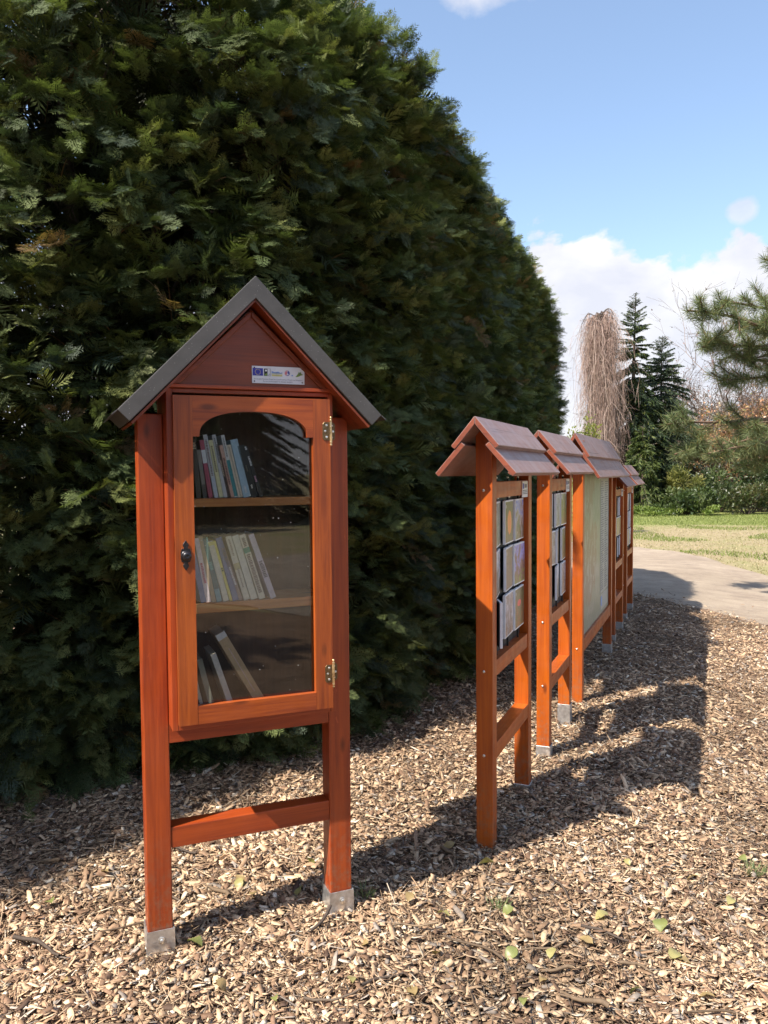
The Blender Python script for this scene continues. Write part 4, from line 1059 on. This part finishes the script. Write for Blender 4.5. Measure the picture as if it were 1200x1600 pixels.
RH = [(.045, .075, .02), (.07, .10, .03), (.03, .05, .018), (.12, .15, .05)]
shrub('rhododendron', gpt(1078, 29.6), 1.25, .8, .95, 'low glossy green broadleaf shrub at the lawn edge under the spruces', 'shrub', RH, [.35, .3, .2, .15], 3600, (.09, .17), .42, seed=1)
shrub('rhododendron', gpt(1168, 29.9), 1.9, .9, 1.25, 'wide olive green shrub with reddish tips at the right lawn edge', 'shrub', [(.09, .10, .035), (.06, .085, .025), (.15, .09, .04), (.035, .05, .02)], [.35, .3, .15, .2], 4200, (.08, .15), .4, seed=2)
shrub('rhododendron', gpt(1190, 31.5), 1.9, 1.0, 2.1, 'taller dark green shrub behind the olive one at right', 'shrub', RH, [.4, .2, .35, .05], 4200, (.10, .18), .4, seed=3)
shrub('rhododendron', gpt(1125, 31.6), 1.3, .9, 1.75, 'dark green shrub between the low one and the tall one', 'shrub', RH, [.35, .15, .45, .05], 3200, (.09, .17), .4, seed=4)
shrub('juniper', gpt(1072, 30.9), .9, .7, 1.95, 'yellow-green feathery conifer bush half under the pine bough', 'conifer bush', [(.14, .15, .035), (.20, .19, .05), (.07, .09, .025)], [.4, .3, .3], 3000, (.12, .24), .2, up=.2, seed=5, mat='leafy')
shrub('golden_shrub', gpt(906, 20.5), .75, .7, 3.1, 'yellow-green leafy shrub seen past the end of the hedge', 'shrub', [(.20, .22, .04), (.28, .27, .06), (.11, .14, .03)], [.4, .3, .3], 3000, (.06, .11), .5, seed=6)
shrub('ground_cover', gpt(1012, 29.2), 1.5, .5, .34, 'patch of bright lime green ground cover at the foot of the spruces', 'ground cover', [(.16, .22, .04), (.22, .27, .06), (.10, .15, .03)], [.4, .3, .3], 2200, (.05, .09), .6, stems=False, seed=7)
shrub('ground_cover', gpt(1112, 28.9), .45, .3, .34, 'small lime green plant beside the low broadleaf shrub', 'ground cover', [(.16, .22, .04), (.22, .27, .06), (.10, .15, .03)], [.4, .3, .3], 500, (.05, .09), .6, stems=False, seed=8)

def bare_tree(name, base, H, spread, label, cat, leafcols=None, leafw=None, nleaf=0, twigcol=(.17, .13, .11), seed=3, depth=5, leafsize=(.05, .10), lean=0., w0=.05, nstem=5, lfr=.25):
    global rng
    keep = rng; rng = np.random.default_rng(seed)
    t = empty(name, base, 0, label, cat)
    segs, tips = [], []
    def grow(p, d, L, r, lv):
        m = 4; pts = [p]
        for i in range(m-1):
            d = d+rng.normal(0, .16, 3)+np.array([0, 0, .05]); d = d/np.linalg.norm(d); pts.append(pts[-1]+d*L/(m-1))
        segs.append((np.array(pts), np.linspace(r, r*.62, m), lv))
        if lv >= depth:
            tips.append((pts[-1], d)); return
        for k in range(3 if lv < depth-1 else 4):
            q = pts[-1] if k == 0 else pts[rng.integers(1, m)]
            nd = d+rng.normal(0, .52, 3)*np.array([1, 1, .7]); nd = nd/np.linalg.norm(nd)
            grow(q, nd, L*rng.uniform(.6, .82), r*.58, lv+1)
    for s in range(nstem):
        a = rng.uniform(0, 2*math.pi); d = np.array([math.cos(a)*spread, math.sin(a)*spread, 1.]); d /= np.linalg.norm(d)
        grow(np.array([math.cos(a)*.12, math.sin(a)*.12, -.05]), d, H*rng.uniform(.30, .40), w0, 0)
    thick = [(P, r) for P, r, lv in segs if lv < 2]; tube_obj('trunk', thick, M['bark'], t, 6)
    thin = [(P, r) for P, r, lv in segs if lv >= 2]
    c = Cards(); P = np.array([x[0] for x in thin]); Wd = np.array([x[1] for x in thin])*2
    c.strips(P, np.maximum(Wd, .010), pal(len(P), [twigcol, tuple(x*1.5 for x in twigcol)], [.6, .4])); c.strips(P, np.maximum(Wd, .010), pal(len(P), [twigcol], [1]))
    tag(c.build('twigs', M['twig'], t), kind='stuff')
    if nleaf:
        i = rng.integers(0, len(P), nleaf); j = rng.integers(0, 4, nleaf); lc = Cards()
        lc.quads(P[i, j]+rng.normal(0, .05, (nleaf, 3)), rng.normal(size=(nleaf, 3)), rng.normal(size=(nleaf, 3)), rng.uniform(*leafsize, nleaf), rng.uniform(*leafsize, nleaf)*.55, pal(nleaf, leafcols, leafw, .25))
        lc.build('leaves', M['leaf'], t)
    rng = keep
    return t
RUS = [(.46, .23, .12), (.42, .27, .13), (.32, .17, .11), (.32, .30, .12)]
bare_tree('russet_tree', gpt(1128, 33.5), 4.6, .35, 'thin shrub with russet dead leaves rising behind the pine boughs', 'shrub', RUS, [.4, .25, .2, .15], 6500, seed=11, leafsize=(.08, .14))
bare_tree('russet_tree', gpt(1178, 34.5), 5.0, .4, 'bushy shrub thick with orange-brown leaves near the right edge', 'shrub', RUS, [.45, .3, .15, .1], 7000, seed=12, leafsize=(.08, .14))
bare_tree('russet_tree', gpt(1225, 33), 4.8, .4, 'orange-brown shrub cut off by the right edge', 'shrub', RUS, [.4, .3, .2, .1], 5500, seed=13, leafsize=(.08, .14))
bare_tree('bare_tree', gpt(1105, 38), 8.2, .30, 'bare budding tree with fine dark twigs against the cloud', 'tree', [(.22, .10, .08), (.12, .08, .07)], [.5, .5], 1500, seed=14, leafsize=(.07, .12), w0=.07)
bare_tree('bare_tree', gpt(1196, 37), 10.4, .28, 'taller bare budding tree rising above the pine at right', 'tree', [(.20, .11, .08), (.12, .08, .07)], [.5, .5], 1300, seed=15, leafsize=(.07, .12), w0=.07)
bare_tree('bare_tree', gpt(1076, 58), 6.8, .16, 'pale distant leafless tree in the gap beside the broad spruce', 'tree', twigcol=(.36, .31, .25), seed=16, w0=.06, nstem=9)
bare_tree('bare_tree', gpt(1165, 36), 7.4, .34, 'bare tree with twisted limbs behind the upper pine bough', 'tree', [(.30, .12, .07), (.14, .09, .07)], [.5, .5], 1500, seed=17, leafsize=(.07, .12), w0=.07)
bare_tree('bare_tree', gpt(1055, 60), 6.0, .16, 'faint pale leafless tree far off, left of the other pale one', 'tree', twigcol=(.34, .30, .25), seed=18, w0=.06, nstem=8)

def pine():
    base = (7.6, 12.2, 0)
    t = empty('pine_tree', base, 0, 'long-needled pine whose boughs reach into the picture from the right', 'pine tree')
    zs = np.linspace(-.1, 7.5, 12); P = np.stack([.1*np.sin(zs*.6), .1*np.cos(zs*.5)-.1, zs], 1)
    tube_obj('trunk', [(P, np.linspace(.17, .05, 12))], M['barkpine'], t, 10)
    B = np.array(base); c = Cards(); wd = []
    tufts = []
    def bough(z0, px, py, d, sub, seed, spread=.30):
        r = np.random.default_rng(seed)
        p0 = np.array([.0, 0, z0]); p1 = np.array(gpt(px, d, py))-B
        s = np.linspace(0, 1, 9)[:, None]
        path = p0+(p1-p0)*s+np.array([0, 0, 1.])*np.sin(s*math.pi)*.22+r.normal(0, .03, (9, 3))*s
        wd.append((path, np.linspace(.045, .012, 9)))
        dirm = (p1-p0)/np.linalg.norm(p1-p0)
        tufts.append((path[-1], dirm+np.array([0, 0, .25])))
        for k in range(sub):
            u = r.uniform(.42, .98); q = np.array([np.interp(u, s[:, 0], path[:, j]) for j in range(3)])
            dd = dirm*r.uniform(.3, 1.)+r.normal(0, .55, 3)+np.array([0, 0, r.uniform(-.1, .55)]); dd /= np.linalg.norm(dd)
            L = r.uniform(.18, .55)*(1.1-.4*u); e = q+dd*L
            wd.append((np.stack([q, q+dd*L*.5+np.array([0, 0, -.02]), e]), np.array([.012, .010, .007])))
            tufts.append((e, dd+np.array([0, 0, .2])))
    bough(2.9, 1078, 492, 10.6, 14, 1); bough(2.7, 1100, 545, 11.0, 16, 2); bough(2.75, 1140, 505, 10.6, 14, 3); bough(2.5, 1150, 565, 11.2, 15, 4); bough(3.0, 1128, 476, 11.6, 10, 12)
    bough(3.6, 1190, 408, 10.8, 4, 5); bough(2.4, 1130, 600, 11.2, 10, 14)
    bough(1.9, 1044, 668, 11.0, 9, 6); bough(1.75, 1052, 705, 11.0, 14, 7); bough(1.7, 1105, 712, 10.6, 15, 8); bough(1.7, 1145, 700, 11.2, 14, 9); bough(2.0, 1165, 672, 10.8, 10, 10); bough(1.5, 1170, 730, 11.4, 10, 11)
    for q in range(26):    # the rest of the crown, beyond the right edge
        a = rng.uniform(0, 2*math.pi); z = rng.uniform(2.2, 7.2); L = (8-z)*.28+.5; e = np.array([math.cos(a)*L, math.sin(a)*L, z+.35])
        if (B+e)[0]/max((B+e)[1], 1) < .52: continue
        s = np.linspace(0, 1, 6)[:, None]; path = np.array([0, 0, z])+(e-np.array([0, 0, z]))*s
        wd.append((path, np.linspace(.04, .012, 6)))
        for k in range(9):
            u = rng.uniform(.4, 1); p = path[0]+(path[-1]-path[0])*u; dd = norm(rng.normal(size=3)+np.array([0, 0, .4])+norm(e)*.8); tufts.append((p+dd*.3, dd))
    tube_obj('limbs', wd, M['barkpine'], t, 6)
    for p, d in tufts:
        k = 260; d = d/np.linalg.norm(d); u = rng.random(k)
        b = p-d*(u*.34)[:, None]
        nd = norm(d*rng.uniform(.25, 1.1, (k, 1))+norm(rng.normal(size=(k, 3)))*.85+np.array([0, 0, -.10]))
        c.quads(b, nd, rng.normal(size=(k, 3)), rng.uniform(.10, .19, k), .0058, pal(k, [(.15, .185, .085), (.10, .13, .06), (.23, .25, .12), (.30, .22, .09)], [.4, .25, .3, .05], .25))
    c.build('needles', M['leafy'], t)
pine()

def far_wood():
    c = Cards(); n = 16000
    x = rng.uniform(-70, 110, n); y = 95+rng.normal(0, 6, n); h = 5.5+2.2*np.sin(x*.21)+1.6*np.sin(x*.53+1)+rng.uniform(-1, 1, n)
    z = rng.random(n)**1.1*h
    c.quads(np.c_[x, y, z], np.c_[rng.normal(0, .5, n), rng.normal(0, .5, n), np.ones(n)], rng.normal(size=(n, 3)), rng.uniform(.6, 1.8, n), rng.uniform(.12, .5, n), pal(n, [(.20, .17, .14), (.14, .13, .10), (.10, .12, .06), (.26, .22, .17)], [.35, .3, .2, .15]))
    tag(c.build('far_wood', M['twig']), 'hazy belt of distant leafless trees along the horizon', 'wood', kind='stuff')
far_wood()
# trees across the park behind the viewpoint, which the cabinet glass mirrors; two unseen ones added to shade the mirrored ground
p0 = spruce('conifer', (8.5, -17, 0), 11, 5.2, 'dark conifer mirrored in the cabinet glass, standing behind the viewpoint', 'conifer', 'conifers mirrored in the cabinet glass', seed=31, droop=.5, sparse_top=.12)
for i, (x, y, k, a) in enumerate(((4.2, -19, .60, 1.), (13.0, -18, .62, 2.2), (17.5, -14, .55, 3.1), (6.2, -22, .74, 4.), (11, -22, .78, .6), (21, -18, .7, 1.7), (-.5, -21, .66, 2.9), (15.5, -21, .76, 2.), (24, -11, .6, 5.), (-3.3, -3.7, .62, 1.4), (-2.2, -5.4, .70, 3.3))):
    p0.scale = (.56, .56, .56)
    c = copy_tree(p0); c.location = (x, y, 0); c.scale = (k, k, k); c.rotation_euler = (0, 0, a)
    if i >= 9: c['label'] = 'unseen smaller conifer close behind the viewpoint, added to shade the mulch there'; c['group'] = 'unseen conifers added for shade behind the viewpoint'
# ------------------------------------------------------------------ grass, leaves and sticks on the ground
def grass():
    c = Cards(); n = 70000
    y = 11.2+rng.random(n)**1.2*19; x = rng.uniform(.12, .60, n)*y+rng.uniform(-.5, .5, n)
    P = np.c_[x, y]; k = ~inside(P, np.array(jig(smooth_poly(pathpts), .26))) & ~inside(P, MUL); P = P[k]; n = len(P)
    f = np.array([mnoise.noise(Vector((a*.55, b*.55, 2))) for a, b in P])
    green = (P[:, 1]+f*3 > 23.6) | (f > .16)
    keep = green | (rng.random(n) < .55); P, green, f = P[keep], green[keep], f[keep]; n = len(P)
    col = np.where(green[:, None], pal(n, [(.17, .21, .05), (.24, .26, .08), (.12, .16, .04)], [.4, .3, .3]), pal(n, [(.43, .345, .22), (.34, .28, .17), (.26, .25, .11)], [.4, .35, .25]))
    c.quads(np.c_[P, gz(P[:, 0], P[:, 1])-.046], np.c_[rng.normal(0, .55, n), rng.normal(0, .55, n), np.ones(n)], rng.normal(size=(n, 3)), np.where(green, rng.uniform(.04, .085, n), rng.uniform(.02, .05, n)), rng.uniform(.008, .02, n), col)
    tag(c.build('grass', M['grassy']), 'short patchy grass, dry beige near the path and green beyond', 'grass', kind='stuff')
grass()
def litter():
    for i, (px, py, kk, lab) in enumerate(((563, 1412, 60, 'small blue-green tuft of grass beside the right shoe of the cabinet'), (1188, 1345, 90, 'sparse grass tuft in the mulch at the right edge'), (775, 1432, 40, 'few thin grass blades in the sunny mulch'))):
        d = CH*1249/(py-739); x = (px-600)/1249*d; c = Cards(); a = rng.uniform(0, 6.28, kk); r = rng.random(kk)*.035
        c.quads(np.c_[r*np.cos(a), r*np.sin(a), np.full(kk, -.01)], np.c_[np.cos(a)*rng.uniform(.2, 1.1, kk), np.sin(a)*rng.uniform(.2, 1.1, kk), np.ones(kk)], rng.normal(size=(kk, 3)), rng.uniform(.03, .07, kk), .0035, pal(kk, [(.16, .22, .10), (.24, .27, .12), (.34, .30, .15)], [.5, .3, .2]))
        o = c.build('grass_tuft', M['grassy']); o.location = (x, d, float(gz(x, d))); tag(o, lab, 'grass tuft')
    # dropped yellow-green leaves
    def leaf_mesh(i):
        r = random.Random(i); bm = bmesh.new(); n = 7; L = .04; ring = []
        w = r.uniform(.3, .42); curl = r.uniform(.004, .010)
        rows = []
        for k in range(n):
            t = k/(n-1); wd = w*L*math.sin(math.pi*min(1, t*.96+.03))**.8*(1+.12*r.uniform(-1, 1))
            zc = curl*math.sin(t*math.pi)
            rows.append([bm.verts.new((t*L-L/2, s*wd, zc+abs(s)*.004*r.uniform(.4, 1.4))) for s in (-1, 0, 1)])
        for a, b in zip(rows, rows[1:]):
            for j in (0, 1): bm.faces.new((a[j], a[j+1], b[j+1], b[j]))
        me = bpy.data.meshes.new('fallen_leaf'); bm.to_mesh(me); bm.free()
        for p in me.polygons: p.use_smooth = True
        at = me.color_attributes.new('col', 'FLOAT_COLOR', 'POINT')
        cc = r.choice([(.30, .30, .10), (.38, .34, .14), (.22, .24, .08), (.36, .26, .12)])
        at.data.foreach_set('color', [v for _ in me.vertices for v in (*cc, 1)])
        me.materials.append(M['leaf']); return me
    ms = [leaf_mesh(i) for i in range(7)]
    spots = [(385, 1418), (365, 1400), (290, 1500), (365, 1395), (80, 1560), (460, 1413), (475, 1365), (635, 1425), (690, 1455), (795, 1445), (850, 1555), (920, 1485), (865, 1510), (800, 1515), (1025, 1430), (985, 1355), (1040, 1450), (1115, 1555), (1075, 1500), (1060, 1495), (1000, 1560), (565, 1500), (945, 1445), (60, 1430), (150, 1380), (700, 1340), (760, 1370), (820, 1590), (680, 1520), (1150, 1400), (1170, 1330), (1090, 1370), (640, 1580), (540, 1560), (420, 1590), (330, 1570)]
    for i, (px, py) in enumerate(spots):
        d = CH*1249/(py-739); me = ms[i % 7]
        o = link('fallen_leaf', me); k = rng.uniform(.7, 1.6)
        o.location = ((px-600)/1249*d, d, .010+float(gz((px-600)/1249*d, d))+rng.uniform(0, .008)); o.scale = (k,)*3
        o.rotation_euler = (rng.normal(0, .45), rng.normal(0, .45), rng.uniform(0, 6.28))
        tag(o, 'curled yellow-green fallen leaf lying on the wood chips', 'leaf', 'fallen leaves on the wood chips')
    sticks = []
    for i in range(5):
        L = rng.uniform(.10, .2); s = np.linspace(-.5, .5, 7); P = np.stack([s*L, .012*np.sin(s*5+i), .006*np.cos(s*4+i)], 1)+rng.normal(0, .0015, (7, 3))
        V, Fq = tubes([(P, np.linspace(.0045, .0025, 7)*rng.uniform(.8, 1.5))]+([(np.stack([P[4], P[4]+np.array([L*.12, L*.10, .004]), P[4]+np.array([L*.22, L*.14, .004])]), np.array([.003, .0025, .002]))] if i % 2 else []), 6)
        me = np_mesh('stick', V, Fq, np.broadcast_to(np.array([(.13, .09, .06), (.20, .14, .09), (.10, .075, .06), (.28, .20, .13), (.16, .12, .09)][i]), V.shape), M['chip'], smooth=True)
        sticks.append(me.data); bpy.data.objects.remove(me)
    spots = [(735, 1505), (870, 1535), (950, 1470), (1090, 1375), (965, 1300), (985, 1305), (700, 1355), (590, 1560), (850, 1500), (250, 1420), (190, 1470), (330, 1410), (480, 1470), (120, 1590), (300, 1540), (1120, 1580), (1000, 1520), (880, 1405), (640, 1470), (510, 1590), (150, 1330), (60, 1360), (260, 1340), (1160, 1290), (990, 1230), (740, 1600), (915, 1580), (40, 1500)]
    for i, (px, py) in enumerate(spots):
        d = CH*1249/(py-739); o = link('stick', sticks[i % 5]); k = rng.uniform(.8, 1.4)
        o.location = ((px-600)/1249*d, d, .014+float(gz((px-600)/1249*d, d))+rng.uniform(0, .006)); o.scale = (k,)*3; o.rotation_euler = (rng.normal(0, .1), rng.normal(0, .08), rng.uniform(0, 6.28))
        tag(o, 'thin brown stick lying loose among the wood chips', 'stick', 'sticks on the wood chips')
litter()
